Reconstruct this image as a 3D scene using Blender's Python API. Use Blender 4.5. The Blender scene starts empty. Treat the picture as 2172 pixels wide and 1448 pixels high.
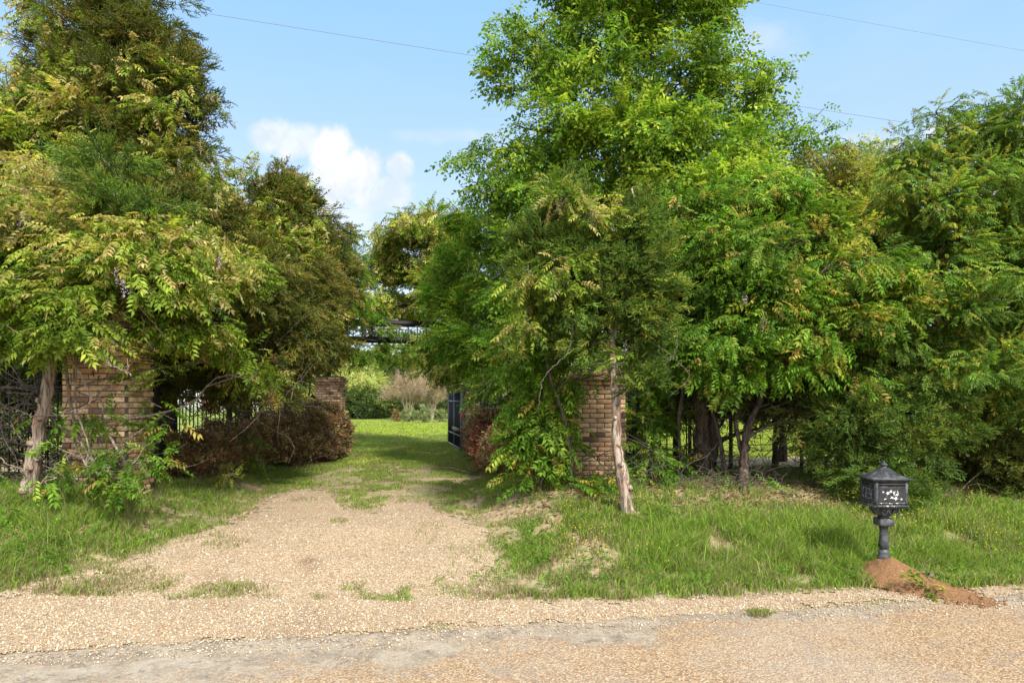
import bpy, math
import numpy as np
rng = np.random.default_rng(7)
scene = bpy.context.scene
COL = scene.collection
F = 1448.0; HOR = 845.0; CX = 1086.0; CAMZ = 1.8      # focal length / horizon of the view in pixels, eye height

# ------------------------------------------------------------------ helpers
def P(px, py, d):
    return np.array([(px-CX)/F*d, d, CAMZ+(HOR-py)/F*d])

def smooth(a, b, x):
    t = np.clip((x-a)/(b-a), 0, 1); return t*t*(3-2*t)

def _hash(ix, iy, seed):
    n = (ix*374761393 + iy*668265263 + seed*1274126177) & 0xffffffff
    n = ((n ^ (n >> 13))*1274126177) & 0xffffffff
    return ((n ^ (n >> 16)) & 0xffff)/65535.0

def vnoise(x, y, seed=0):
    x = np.asarray(x, float); y = np.asarray(y, float)
    ix = np.floor(x).astype(np.int64); iy = np.floor(y).astype(np.int64)
    fx = x-ix; fy = y-iy; fx = fx*fx*(3-2*fx); fy = fy*fy*(3-2*fy)
    a = _hash(ix, iy, seed); b = _hash(ix+1, iy, seed); c = _hash(ix, iy+1, seed); d = _hash(ix+1, iy+1, seed)
    return (a*(1-fx)+b*fx)*(1-fy)+(c*(1-fx)+d*fx)*fy

def fbm(x, y, seed=0, octv=4):
    s = 0; a = .5; t = 0
    for k in range(octv):
        s = s+a*vnoise(x, y, seed+k*17); t += a; a *= .5; x = x*2.03+5.1; y = y*2.03+3.7
    return s/t

def sdist(x, y):
    return ((y-5.45)-0.171*x)*0.9857

def drive_w(x, y):
    s = sdist(x, y)
    xc = -1.85-.095*(y-6.2)
    hw = np.interp(s, [0, 1.2, 2.5, 6, 12], [3.4, 2.2, 1.7, 1.5, 1.6])
    return 1-smooth(hw, hw+1.1, np.abs(x-xc))

def terrain(x, y):
    x = np.asarray(x, float); y = np.asarray(y, float)
    s = sdist(x, y)
    bank = np.interp(s, [-200, 0, .55, 1.2, 2.27, 3.2, 4.5, 7, 12, 60, 600], [0, 0, .02, .15, .43, .61, .64, .5, .33, .42, .6])
    drv = np.interp(s, [-200, 0, 1, 2, 3, 5, 12, 20, 60, 600], [0, 0, .05, .17, .26, .3, .27, .32, .42, .6])
    w = drive_w(x, y)
    z = bank*(1-w)+drv*w
    near = smooth(0, 1.2, s)
    return z+near*(fbm(x*1.3, y*1.3, 3)-.5)*.09+near*(fbm(x*.35, y*.35, 9)-.5)*.1

def ground(px, py):
    z = .2
    for _ in range(40):
        d = (CAMZ-z)*F/(py-HOR); x = (px-CX)/F*d
        z = .5*z+.5*float(terrain(x, d))
    return np.array([x, d, float(terrain(x, d))])

def gpt(px, d):
    x = (px-CX)/F*d
    return np.array([x, d, float(terrain(x, d))])

def project(x, y, z):
    return CX+F*x/y, HOR-F*(z-CAMZ)/y

class Geo:
    def __init__(s): s.V = []; s.T = []; s.C = []; s.M = []; s.n = 0
    def add(s, V, T, C=None, m=0):
        V = np.asarray(V, np.float32); T = np.asarray(T, np.int32)
        if len(T) == 0: return
        s.V.append(V); s.T.append(T+s.n); s.n += len(V)
        if C is None: C = np.ones((len(T), 3))*.5
        C = np.asarray(C, np.float32)
        if C.ndim == 1: C = np.tile(C, (len(T), 1))
        s.C.append(C); s.M.append(np.full(len(T), m, np.int32))
    def build(s, name, mats, parent=None, smooth_=False):
        V = np.concatenate(s.V); T = np.concatenate(s.T); C = np.concatenate(s.C); M = np.concatenate(s.M)
        if parent is not None:
            V = V-np.array(parent.location, np.float32)
        me = bpy.data.meshes.new(name)
        me.vertices.add(len(V)); me.vertices.foreach_set('co', V.astype(np.float32).ravel())
        me.loops.add(3*len(T)); me.loops.foreach_set('vertex_index', T.ravel().astype(np.int32))
        me.polygons.add(len(T)); me.polygons.foreach_set('loop_start', np.arange(0, 3*len(T), 3, dtype=np.int32))
        if not isinstance(mats, (list, tuple)): mats = [mats]
        for m in mats: me.materials.append(m)
        if len(mats) > 1: me.polygons.foreach_set('material_index', M)
        if smooth_: me.polygons.foreach_set('use_smooth', np.ones(len(T), bool))
        me.update(calc_edges=True)
        a = me.attributes.new('tint', 'FLOAT_COLOR', 'FACE')
        a.data.foreach_set('color', np.concatenate([C, np.ones((len(C), 1), np.float32)], 1).ravel())
        o = bpy.data.objects.new(name, me); COL.objects.link(o)
        if parent is not None: o.parent = parent
        return o

def tag(o, label=None, cat=None, group=None, kind=None):
    if label: o['label'] = label
    if cat: o['category'] = cat
    if group: o['group'] = group
    if kind: o['kind'] = kind
    return o

def empty(name, loc, label, cat, group=None):
    o = bpy.data.objects.new(name, None); COL.objects.link(o); o.location = [float(v) for v in loc]
    o.empty_display_size = .2
    return tag(o, label, cat, group)

def tube(pts, rad, n=6, wob=0, caps=True, rg=rng):
    pts = np.asarray(pts, float); k = len(pts)
    rad = np.broadcast_to(np.asarray(rad, float), (k,))
    tan = np.gradient(pts, axis=0); tan /= np.linalg.norm(tan, axis=1)[:, None]+1e-9
    ref = np.array([1., 0, 0]) if abs(tan.mean(0)[0]) < .8 else np.array([0, 1., 0])
    u = np.cross(tan, ref); u /= np.linalg.norm(u, axis=1)[:, None]+1e-9
    v = np.cross(tan, u)
    a = np.linspace(0, 2*np.pi, n, endpoint=False)
    R = rad[:, None]*(1+wob*(rg.random((k, n))-.5)) if wob else np.repeat(rad[:, None], n, 1)
    V = pts[:, None]+R[..., None]*(np.cos(a)[None, :, None]*u[:, None]+np.sin(a)[None, :, None]*v[:, None])
    V = V.reshape(-1, 3)
    i = np.arange(k-1)[:, None]*n; j = np.arange(n)[None]; j2 = (j+1) % n
    q = np.stack([i+j, i+j2, i+n+j2, i+n+j], -1).reshape(-1, 4)
    T = np.concatenate([q[:, [0, 1, 2]], q[:, [0, 2, 3]]])
    if caps:
        V = np.concatenate([V, pts[:1], pts[-1:]]); b = k*n
        jj = np.arange(n); T = np.concatenate([T, np.stack([np.full(n, b), (jj+1) % n, jj], 1), np.stack([np.full(n, b+1), (k-1)*n+jj, (k-1)*n+(jj+1) % n], 1)])
    return V, T

def curve(pts, n):
    """smooth polyline through pts"""
    pts = np.asarray(pts, float); k = len(pts)
    if k < 3:
        t = np.linspace(0, 1, n)[:, None]; return pts[0]*(1-t)+pts[-1]*t
    e = np.concatenate([[2*pts[0]-pts[1]], pts, [2*pts[-1]-pts[-2]]])
    out = []
    for t in np.linspace(0, k-1-1e-6, n):
        i = int(t); f = t-i; p0, p1, p2, p3 = e[i], e[i+1], e[i+2], e[i+3]
        out.append(.5*(2*p1+(p2-p0)*f+(2*p0-5*p1+4*p2-p3)*f*f+(3*p1-p0-3*p2+p3)*f**3))
    return np.array(out)

def box(c, h, rot=0, bev=0):
    c = np.asarray(c, float); h = np.asarray(h, float)
    s = np.array([[-1, -1, -1], [1, -1, -1], [1, 1, -1], [-1, 1, -1], [-1, -1, 1], [1, -1, 1], [1, 1, 1], [-1, 1, 1]], float)*h
    T = np.array([[0, 2, 1], [0, 3, 2], [4, 5, 6], [4, 6, 7], [0, 1, 5], [0, 5, 4], [1, 2, 6], [1, 6, 5], [2, 3, 7], [2, 7, 6], [3, 0, 4], [3, 4, 7]])
    if rot:
        ca, sa = math.cos(rot), math.sin(rot); s = np.stack([s[:, 0]*ca-s[:, 1]*sa, s[:, 0]*sa+s[:, 1]*ca, s[:, 2]], 1)
    return s+c, T

def bbox3(c, h, b):
    """box with chamfered edges (24 verts)"""
    c = np.asarray(c, float); h = np.asarray(h, float); V = []
    idx = {}
    for sx in (-1, 1):
        for sy in (-1, 1):
            for sz in (-1, 1):
                for ax in range(3):
                    s = np.array([sx, sy, sz], float); v = s*(h-b); v[ax] = s[ax]*h[ax]
                    idx[(sx, sy, sz, ax)] = len(V); V.append(v+c)
    Q = []
    for ax in range(3):
        o = [a for a in range(3) if a != ax]
        for sg in (-1, 1):
            f = []
            for p, q in ((-1, -1), (1, -1), (1, 1), (-1, 1)):
                s = [0, 0, 0]; s[ax] = sg; s[o[0]] = p; s[o[1]] = q; f.append(idx[tuple(s)+(ax,)])
            Q.append(f)
    for ax in range(3):
        o = [a for a in range(3) if a != ax]
        for p in (-1, 1):
            for q in (-1, 1):
                s0 = [0, 0, 0]; s0[o[0]] = p; s0[o[1]] = q; s1 = list(s0); s0[ax] = -1; s1[ax] = 1
                Q.append([idx[tuple(s0)+(o[0],)], idx[tuple(s1)+(o[0],)], idx[tuple(s1)+(o[1],)], idx[tuple(s0)+(o[1],)]])
    T = []
    for q in Q: T += [[q[0], q[1], q[2]], [q[0], q[2], q[3]]]
    for sx in (-1, 1):
        for sy in (-1, 1):
            for sz in (-1, 1): T.append([idx[(sx, sy, sz, a)] for a in range(3)])
    V = np.array(V); T = np.array(T)
    nrm = np.cross(V[T[:, 1]]-V[T[:, 0]], V[T[:, 2]]-V[T[:, 0]]); out = V[T].mean(1)-c
    fl = (nrm*out).sum(1) < 0; T[fl] = T[fl][:, ::-1]
    return V, T

def lathe(c, prof, n=20, sq=0, rot=0):
    """revolve profile [(r,z)] ; sq = 4 makes a square section"""
    prof = np.asarray(prof, float); k = len(prof)
    a = np.linspace(0, 2*np.pi, n, endpoint=False)+rot
    f = np.ones(n)
    V = np.stack([prof[:, 0][:, None]*np.cos(a)*f, prof[:, 0][:, None]*np.sin(a)*f, np.repeat(prof[:, 1][:, None], n, 1)], -1).reshape(-1, 3)
    i = np.arange(k-1)[:, None]*n; j = np.arange(n)[None]; j2 = (j+1) % n
    q = np.stack([i+j, i+j2, i+n+j2, i+n+j], -1).reshape(-1, 4)
    T = np.concatenate([q[:, [0, 1, 2]], q[:, [0, 2, 3]]])
    return V+np.asarray(c, float), T

# ------------------------------------------------------------------ materials
def newmat(name):
    m = bpy.data.materials.new(name); m.use_nodes = True
    nt = m.node_tree; nt.nodes.clear()
    out = nt.nodes.new('ShaderNodeOutputMaterial')
    return m, nt, out

class NB:
    def __init__(s, nt): s.nt = nt
    def n(s, typ, **kw):
        nd = s.nt.nodes.new('ShaderNode'+typ)
        for k, v in kw.items():
            if k.startswith('i_'):
                key = k[2:]; key = int(key) if key.isdigit() else key.replace('_', ' ')
                s.set(nd.inputs[key], v)
            else: setattr(nd, k, v)
        return nd
    def set(s, inp, v):
        if hasattr(v, 'links') or hasattr(v, 'is_linked'): s.nt.links.new(v, inp)
        elif isinstance(v, bpy.types.Node): s.nt.links.new(v.outputs[0], inp)
        else:
            if inp.type == 'RGBA' and len(v) == 3: v = tuple(v)+(1,)
            inp.default_value = v
    def math(s, op, a, b=None, c=None, clamp=False):
        nd = s.nt.nodes.new('ShaderNodeMath'); nd.operation = op; nd.use_clamp = clamp
        s.set(nd.inputs[0], a)
        if b is not None: s.set(nd.inputs[1], b)
        if c is not None: s.set(nd.inputs[2], c)
        return nd.outputs[0]
    def mix(s, f, a, b, mode='MIX'):
        nd = s.nt.nodes.new('ShaderNodeMix'); nd.data_type = 'RGBA'; nd.blend_type = mode
        s.set(nd.inputs[0], f); s.set(nd.inputs[6], a); s.set(nd.inputs[7], b)
        return nd.outputs[2]
    def noise(s, vec, scale, detail=4, rough=.55, dist=0):
        nd = s.nt.nodes.new('ShaderNodeTexNoise'); s.set(nd.inputs['Vector'], vec)
        nd.inputs['Scale'].default_value = scale; nd.inputs['Detail'].default_value = detail
        nd.inputs['Roughness'].default_value = rough; nd.inputs['Distortion'].default_value = dist
        return nd.outputs[0]
    def vor(s, vec, scale, feat='F1', rand=1):
        nd = s.nt.nodes.new('ShaderNodeTexVoronoi'); nd.feature = feat; s.set(nd.inputs['Vector'], vec)
        nd.inputs['Scale'].default_value = scale; nd.inputs['Randomness'].default_value = rand
        return nd
    def ramp(s, f, stops, interp='LINEAR'):
        nd = s.nt.nodes.new('ShaderNodeValToRGB'); cr = nd.color_ramp; cr.interpolation = interp
        while len(cr.elements) < len(stops): cr.elements.new(.5)
        for e, (p, c) in zip(cr.elements, stops):
            e.position = p; e.color = tuple(c)+(1,) if len(c) == 3 else c
        s.set(nd.inputs[0], f); return nd.outputs[0]
    def sstep(s, x, a, b):
        nd = s.nt.nodes.new('ShaderNodeMapRange'); nd.interpolation_type = 'SMOOTHSTEP'
        s.set(nd.inputs[0], x); nd.inputs[1].default_value = a; nd.inputs[2].default_value = b
        return nd.outputs[0]

def leaf_mat(name, trans=.35, rough=.5, spec=.35):
    m, nt, out = newmat(name); b = NB(nt)
    at = b.n('Attribute', attribute_name='tint')
    pr = b.n('BsdfPrincipled'); b.set(pr.inputs['Base Color'], at.outputs['Color'])
    pr.inputs['Roughness'].default_value = rough; pr.inputs['Specular IOR Level'].default_value = spec
    tr = b.n('BsdfTranslucent'); b.set(tr.inputs['Color'], b.mix(1.0, at.outputs['Color'], (1.25, 1.25, .7), 'MULTIPLY'))
    mx = b.n('MixShader'); mx.inputs[0].default_value = trans
    nt.links.new(pr.outputs[0], mx.inputs[1]); nt.links.new(tr.outputs[0], mx.inputs[2]); nt.links.new(mx.outputs[0], out.inputs[0])
    return m

def bark_mat(name, c1, c2, c3, sc=1.0):
    m, nt, out = newmat(name); b = NB(nt)
    tc = b.n('TexCoord')
    mp = b.n('Mapping'); b.set(mp.inputs[0], tc.outputs['Object']); mp.inputs['Scale'].default_value = (26*sc, 26*sc, 4*sc)
    n1 = b.noise(mp.outputs[0], 1, 6, .65, .6); n2 = b.noise(tc.outputs['Object'], 6*sc, 3)
    v = b.vor(mp.outputs[0], .7)
    c = b.mix(b.sstep(n1, .4, .6), c1, c2); c = b.mix(b.math('MULTIPLY', b.sstep(n2, .5, .7), .8), c, c3)
    pr = b.n('BsdfPrincipled'); b.set(pr.inputs['Base Color'], c); pr.inputs['Roughness'].default_value = .9
    pr.inputs['Specular IOR Level'].default_value = .15
    h = b.math('ADD', n1, b.math('MULTIPLY', v.outputs[0], .5))
    bp = b.n('Bump'); bp.inputs['Strength'].default_value = .9; bp.inputs['Distance'].default_value = .035; b.set(bp.inputs['Height'], h)
    nt.links.new(bp.outputs[0], pr.inputs['Normal']); nt.links.new(pr.outputs[0], out.inputs[0])
    return m

def simple_mat(name, col, rough=.6, metal=0, spec=.4, noise=0, nscale=20, col2=None, bump=0, attr=False, stain=0):
    m, nt, out = newmat(name); b = NB(nt)
    pr = b.n('BsdfPrincipled'); pr.inputs['Roughness'].default_value = rough; pr.inputs['Metallic'].default_value = metal
    pr.inputs['Specular IOR Level'].default_value = spec
    tc = b.n('TexCoord'); nz = b.noise(tc.outputs['Object'], nscale, 5, .6)
    base = b.n('Attribute', attribute_name='tint').outputs['Color'] if attr else col
    if noise: base = b.mix(b.math('MULTIPLY', b.sstep(nz, .42, .66), noise), base, col2 or tuple(min(1, c*1.8) for c in col))
    if stain: base = b.mix(b.math('MULTIPLY', b.sstep(b.noise(tc.outputs['Object'], 2.6, 5, .65), .45, .7), stain), base, (.1, .075, .055))
    b.set(pr.inputs['Base Color'], base)
    if bump:
        bp = b.n('Bump'); bp.inputs['Strength'].default_value = bump; bp.inputs['Distance'].default_value = .01
        b.set(bp.inputs['Height'], nz); nt.links.new(bp.outputs[0], pr.inputs['Normal'])
    nt.links.new(pr.outputs[0], out.inputs[0])
    return m

M_WIST = leaf_mat('wisteria_leaf', .5, .5, .16)
M_BROAD = leaf_mat('broad_leaf', .5, .5, .15)
M_CEDAR = leaf_mat('cedar_needle', .32, .65, .2)
M_HEDGE = leaf_mat('hedge_leaf', .35, .4, .45)
M_GRASS = leaf_mat('grass_blade', .35, .6, .2)
M_PETAL = leaf_mat('petal', .3, .7, .1)
M_LITTER = leaf_mat('dead_leaf', .15, .8, .1)
M_BARKRED = bark_mat('cedar_bark', (.11, .075, .055), (.38, .31, .25), (.3, .17, .11))
M_BARKDARK = bark_mat('dark_bark', (.035, .027, .02), (.12, .095, .075), (.1, .06, .045))
M_BARKGREY = bark_mat('grey_bark', (.1, .085, .065), (.24, .21, .17), (.17, .15, .1))
M_STEM = bark_mat('vine_stem', (.13, .1, .075), (.3, .25, .2), (.24, .17, .13), 2)
M_TWIG = bark_mat('twig_bark', (.06, .048, .04), (.17, .14, .115), (.13, .09, .07), 2)
M_IRON = simple_mat('black_iron', (.008, .008, .009), .6, 0, .25, .4, 40, (.02, .018, .016))
M_IRONEDGE = simple_mat('worn_iron', (.1, .1, .105), .45, .3, .5, .5, 30, (.2, .2, .2))
M_MORTAR = simple_mat('mortar', (.12, .105, .09), .95, 0, .1, .6, 60, (.06, .055, .05), .4)
M_BRICK = simple_mat('brick', (.4, .25, .15), .9, 0, .15, .45, 45, (.16, .09, .055), .35, attr=True, stain=.3)
M_WHITE = simple_mat('white_siding', (.75, .75, .73), .7, 0, .2, .2, 6, (.6, .6, .58))
M_ROOF = simple_mat('shed_roof', (.3, .3, .31), .7, 0, .2, .3, 8)
M_GLASS = simple_mat('dark_glass', (.03, .035, .04), .1, 0, .6)

# ------------------------------------------------------------------ foliage templates (Y = axis, Z = up)
def leaflet(b, d, up, L, W, fold=.25, mid=.42):
    d = d/np.linalg.norm(d); s = np.cross(d, up); s /= np.linalg.norm(s); n = np.cross(s, d)
    m = b+d*L*mid+n*fold*W*.5
    return [b, m-s*W/2, b+d*L-n*L*.12, m+s*W/2]

LT = np.array([[0, 2, 1], [0, 3, 2]])
def pack(quads):
    V = np.concatenate([np.array(q) for q in quads]); k = len(quads)
    T = (LT[None]+4*np.arange(k)[:, None, None]).reshape(-1, 3)
    return V, T, np.repeat(np.arange(k), 2)

def t_pinnate(pairs, L, ll, lw, droop, rg):
    q = []; up = np.array([0, 0, 1.])
    for i in range(pairs):
        t = .2+.72*i/(pairs-1); p = np.array([rg.normal()*.004, L*t, -droop*t*t*L]); sz = (.75+.5*math.sin(t*2.6))*rg.uniform(.85, 1.1)
        for sg in (-1, 1):
            a = math.radians(rg.uniform(48, 70)); d = np.array([sg*math.sin(a), math.cos(a), -rg.uniform(.1, .55)-.3*t])
            q.append(leaflet(p, d, up+rg.normal(0, .25, 3), ll*sz, lw*sz))
    q.append(leaflet(np.array([0, L*.95, -droop*L*.9]), np.array([0, 1, -.8*droop-.2]), up, ll*1.1, lw*1.1))
    a = np.array([0, 0, 0.]); e = np.array([0, L*.95, -droop*L*.9])
    q.append([a, (a+e)/2+np.array([.002, 0, droop*L*.2]), e, (a+e)/2+np.array([-.002, 0, droop*L*.2])])
    return pack(q)

def t_twig(n, L, ll, lw, droop, rg):
    q = []; up = np.array([0, 0, 1.])
    for i in range(n):
        t = (i+.6)/n; sg = 1 if i % 2 else -1
        p = np.array([rg.normal()*.008, L*t, -droop*t*t*L]); a = math.radians(rg.uniform(35, 75)) if i < n-1 else .1
        d = np.array([sg*math.sin(a), math.cos(a), rg.uniform(-.7, .25)])
        q.append(leaflet(p, d, up+rg.normal(0, .35, 3), ll*rg.uniform(.7, 1.15), lw*rg.uniform(.8, 1.1)))
    e = np.array([0, L, -droop*L]); q.append([np.zeros(3), e*.5+np.array([.003, 0, 0]), e, e*.5-np.array([.003, 0, 0])])
    return pack(q)

def t_cedar(n, L, sl, w, rg):
    q = []; up = np.array([0, 0, 1.])
    for i in range(n):
        t = .1+.85*i/(n-1); az = i*2.4+rg.uniform(-.3, .3); el = math.radians(rg.uniform(28, 55))
        p = np.array([0, L*t, -.15*L*t*t]); d = np.array([math.sin(el)*math.cos(az), math.cos(el), .55*math.sin(el)*math.sin(az)])
        l = sl*(1.15-.6*t)*rg.uniform(.7, 1.2)
        q.append(leaflet(p, d, up+rg.normal(0, .6, 3), l, w))
        for k in (.35, .6, .8):
            d2 = d+rg.normal(0, .42, 3); q.append(leaflet(p+d*l*k, d2, up+rg.normal(0, .6, 3), l*.5*rg.uniform(.7, 1.2), w*.8))
    q.append(leaflet(np.zeros(3), np.array([0, 1., -.1]), up, L*1.1, w*.8))
    return pack(q)

def t_rosette(n, ll, lw, rg):
    q = []
    for i in range(n):
        d = rg.normal(0, 1, 3); d[1] = abs(d[1])+.3
        q.append(leaflet(rg.normal(0, .018, 3), d, rg.normal(0, 1, 3), ll*rg.uniform(.7, 1.2), lw*rg.uniform(.8, 1.1)))
    return pack(q)

tr = np.random.default_rng(11)
TPL = {
 'wist': [t_pinnate(5, .25, .068, .027, .35, tr) for _ in range(7)],
 'locust': [t_pinnate(8, .22, .042, .014, .25, tr) for _ in range(7)],
 'elm': [t_twig(9, .3, .075, .042, .25, tr) for _ in range(7)],
 'privet': [t_twig(11, .24, .048, .024, .15, tr) for _ in range(7)],
 'cedar': [t_cedar(9, .2, .085, .0125, tr) for _ in range(7)],
 'hedge': [t_rosette(10, .034, .019, tr) for _ in range(7)],
 'bare': [t_twig(6, .45, .22, .006, .0, tr) for _ in range(7)],
}
LEAFMAT = {'wist': M_WIST, 'locust': M_WIST, 'elm': M_BROAD, 'privet': M_BROAD, 'cedar': M_CEDAR, 'hedge': M_HEDGE, 'bare': M_LITTER}

def frames(D, rg, roll=.5):
    D = D/(np.linalg.norm(D, axis=1)[:, None]+1e-9)
    up = np.array([0, 0, 1.])+rg.normal(0, roll, D.shape)
    X = np.cross(D, up); X /= np.linalg.norm(X, axis=1)[:, None]+1e-9
    Z = np.cross(X, D)
    return np.stack([X, D, Z], -1)          # columns

def scatter(geo, kind, pos, D, size, colors, rg, roll=.5, jit=.18):
    tp = TPL[kind]; which = rg.integers(0, len(tp), len(pos))
    R = frames(D, rg, roll)
    for w, (V, T, lf) in enumerate(tp):
        i = np.nonzero(which == w)[0]
        if len(i) == 0: continue
        W = np.einsum('kij,nj->kni', R[i], V)*size[i][:, None, None]+pos[i][:, None]
        TT = (T[None]+len(V)*np.arange(len(i))[:, None, None]).reshape(-1, 3)
        nl = lf.max()+1
        j = 1+rg.normal(0, jit, (len(i), nl, 1))
        C = (colors[i][:, None]*np.clip(j, .5, 1.6))[:, lf].reshape(-1, 3)
        geo.add(W.reshape(-1, 3), TT, C)

# palettes: (old leaf colours, new growth colours)
PAL = {
 'wist': (np.array([(.13, .2, .02), (.16, .24, .025), (.09, .16, .017), (.2, .27, .03)]), np.array([(.37, .32, .08), (.35, .36, .07), (.36, .28, .11), (.29, .33, .045), (.42, .4, .15)])),
 'wistdeep': (np.array([(0.095, 0.196, 0.018), (0.123, 0.244, 0.022), (0.073, 0.154, 0.014), (0.168, 0.276, 0.029)]), np.array([(0.291, 0.318, 0.042), (0.381, 0.297, 0.072), (0.246, 0.318, 0.042)])),
 'elm': (np.array([(.1, .195, .02), (.13, .24, .022), (.075, .15, .018), (.17, .28, .028)]), np.array([(.24, .34, .035), (.28, .35, .04)])),
 'privet': (np.array([(.09, .2, .02), (.12, .24, .022), (.07, .16, .015)]), np.array([(.2, .32, .035), (.26, .3, .035)])),
 'cedar': (np.array([(.085, .105, .02), (.105, .125, .024), (.065, .085, .016), (.12, .135, .025)]), np.array([(.2, .18, .03), (.18, .19, .03), (.22, .16, .04)])),
 'cedargreen': (np.array([(0.091, 0.163, 0.026), (0.117, 0.194, 0.031), (0.072, 0.125, 0.022)]), np.array([(0.182, 0.250, 0.038), (0.195, 0.225, 0.036)])),
 'locust': (np.array([(.11, .2, .03), (.14, .245, .036), (.085, .165, .025), (.18, .27, .045)]), np.array([(.25, .32, .045), (.3, .3, .045)])),
 'pale': (np.array([(.24, .3, .05), (.2, .27, .04), (.28, .32, .06)]), np.array([(.36, .34, .08)])),
 'roundshrub': (np.array([(.2, .24, .1), (.16, .2, .08), (.25, .28, .13)]), np.array([(.3, .32, .16)])),
 'hedge': (np.array([(.21, .1, .06), (.25, .13, .07), (.15, .08, .045), (.18, .13, .045), (.12, .11, .03)]), np.array([(.3, .28, .08), (.4, .2, .11), (.38, .3, .13)])),
 'redhedge': (np.array([(.34, .11, .06), (.26, .085, .05), (.14, .07, .035)]), np.array([(.4, .18, .09)])),
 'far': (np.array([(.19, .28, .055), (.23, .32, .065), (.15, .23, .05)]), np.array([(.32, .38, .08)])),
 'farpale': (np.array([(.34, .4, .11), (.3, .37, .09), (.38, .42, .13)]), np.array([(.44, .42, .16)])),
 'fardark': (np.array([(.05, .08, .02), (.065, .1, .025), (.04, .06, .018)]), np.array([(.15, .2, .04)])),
}

def blob_leaves(geo, kind, pal, c, r, dens, rg, new=.15, size=1.0, clump=.34, droop=.25, shell=(.45, 1.05), back=.45):
    """leaf clusters spread through an ellipsoid; returns centres of clumps for the twigs"""
    r = np.asarray(r, float)
    area = 4*np.pi*((r[0]*r[1])**1.6/3+(r[0]*r[2])**1.6/3+(r[1]*r[2])**1.6/3)**(1/1.6)
    nc = max(4, int(area/(clump*clump*2.1)))
    u = rg.normal(0, 1, (nc, 3)); u /= np.linalg.norm(u, axis=1)[:, None]
    fr = rg.uniform(shell[0]**2, shell[1]**2, nc)**.5
    cc = c+u*fr[:, None]*r
    keep = (u[:, 1] < .35) | (rg.random(nc) < back)
    cc = cc[keep]; u = u[keep]; nc = len(cc)
    N = max(3, int(DENS*dens*area/nc*keep.mean()))
    cnt = rg.poisson(N*rg.uniform(.45, 1.5, nc))
    idx = np.repeat(np.arange(nc), cnt); n = len(idx)
    off = rg.normal(0, 1, (n, 3)); off /= np.linalg.norm(off, axis=1)[:, None]
    off *= (rg.random(n)**.45)[:, None]*clump*np.array([1.05, 1.05, .62])
    pos = cc[idx]+off
    out = u[idx]*[1, 1, .5]+off/clump*.8
    cd = rg.normal(0, .45, (nc, 3)); D = out*.8+cd[idx]+rg.normal(0, .26, (n, 3)); D[:, 2] -= droop
    old, nw = PAL[pal]
    cnew = np.clip(new*1.0+rg.normal(0, .18, nc)+.25*new*u[:, 2], 0, 1)
    isn = rg.random(n) < cnew[idx]
    isn |= (rg.random(n) < .25*new)
    pk = np.where(isn[:, None], nw[rg.integers(0, len(nw), n)], old[rg.integers(0, len(old), n)])
    ctone = rg.uniform(.66, 1.32, nc)
    pk = pk*ctone[idx][:, None]
    scatter(geo, kind, pos, D, size*rg.uniform(.55, 1.25, n), pk, rg)
    return cc, u

def bez(a, b, rg, n=7, sag=.0, wob=.08):
    a = np.asarray(a, float); b = np.asarray(b, float); L = np.linalg.norm(b-a)
    t = np.linspace(0, 1, n)[:, None]
    p = a*(1-t)+b*t
    off = rg.normal(0, wob*L, 3); off2 = rg.normal(0, wob*L*.5, 3)
    return p+np.sin(t*np.pi)*off+np.sin(t*2*np.pi)*off2+np.array([0, 0, 1.])*sag*L*np.sin(t*np.pi)

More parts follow.
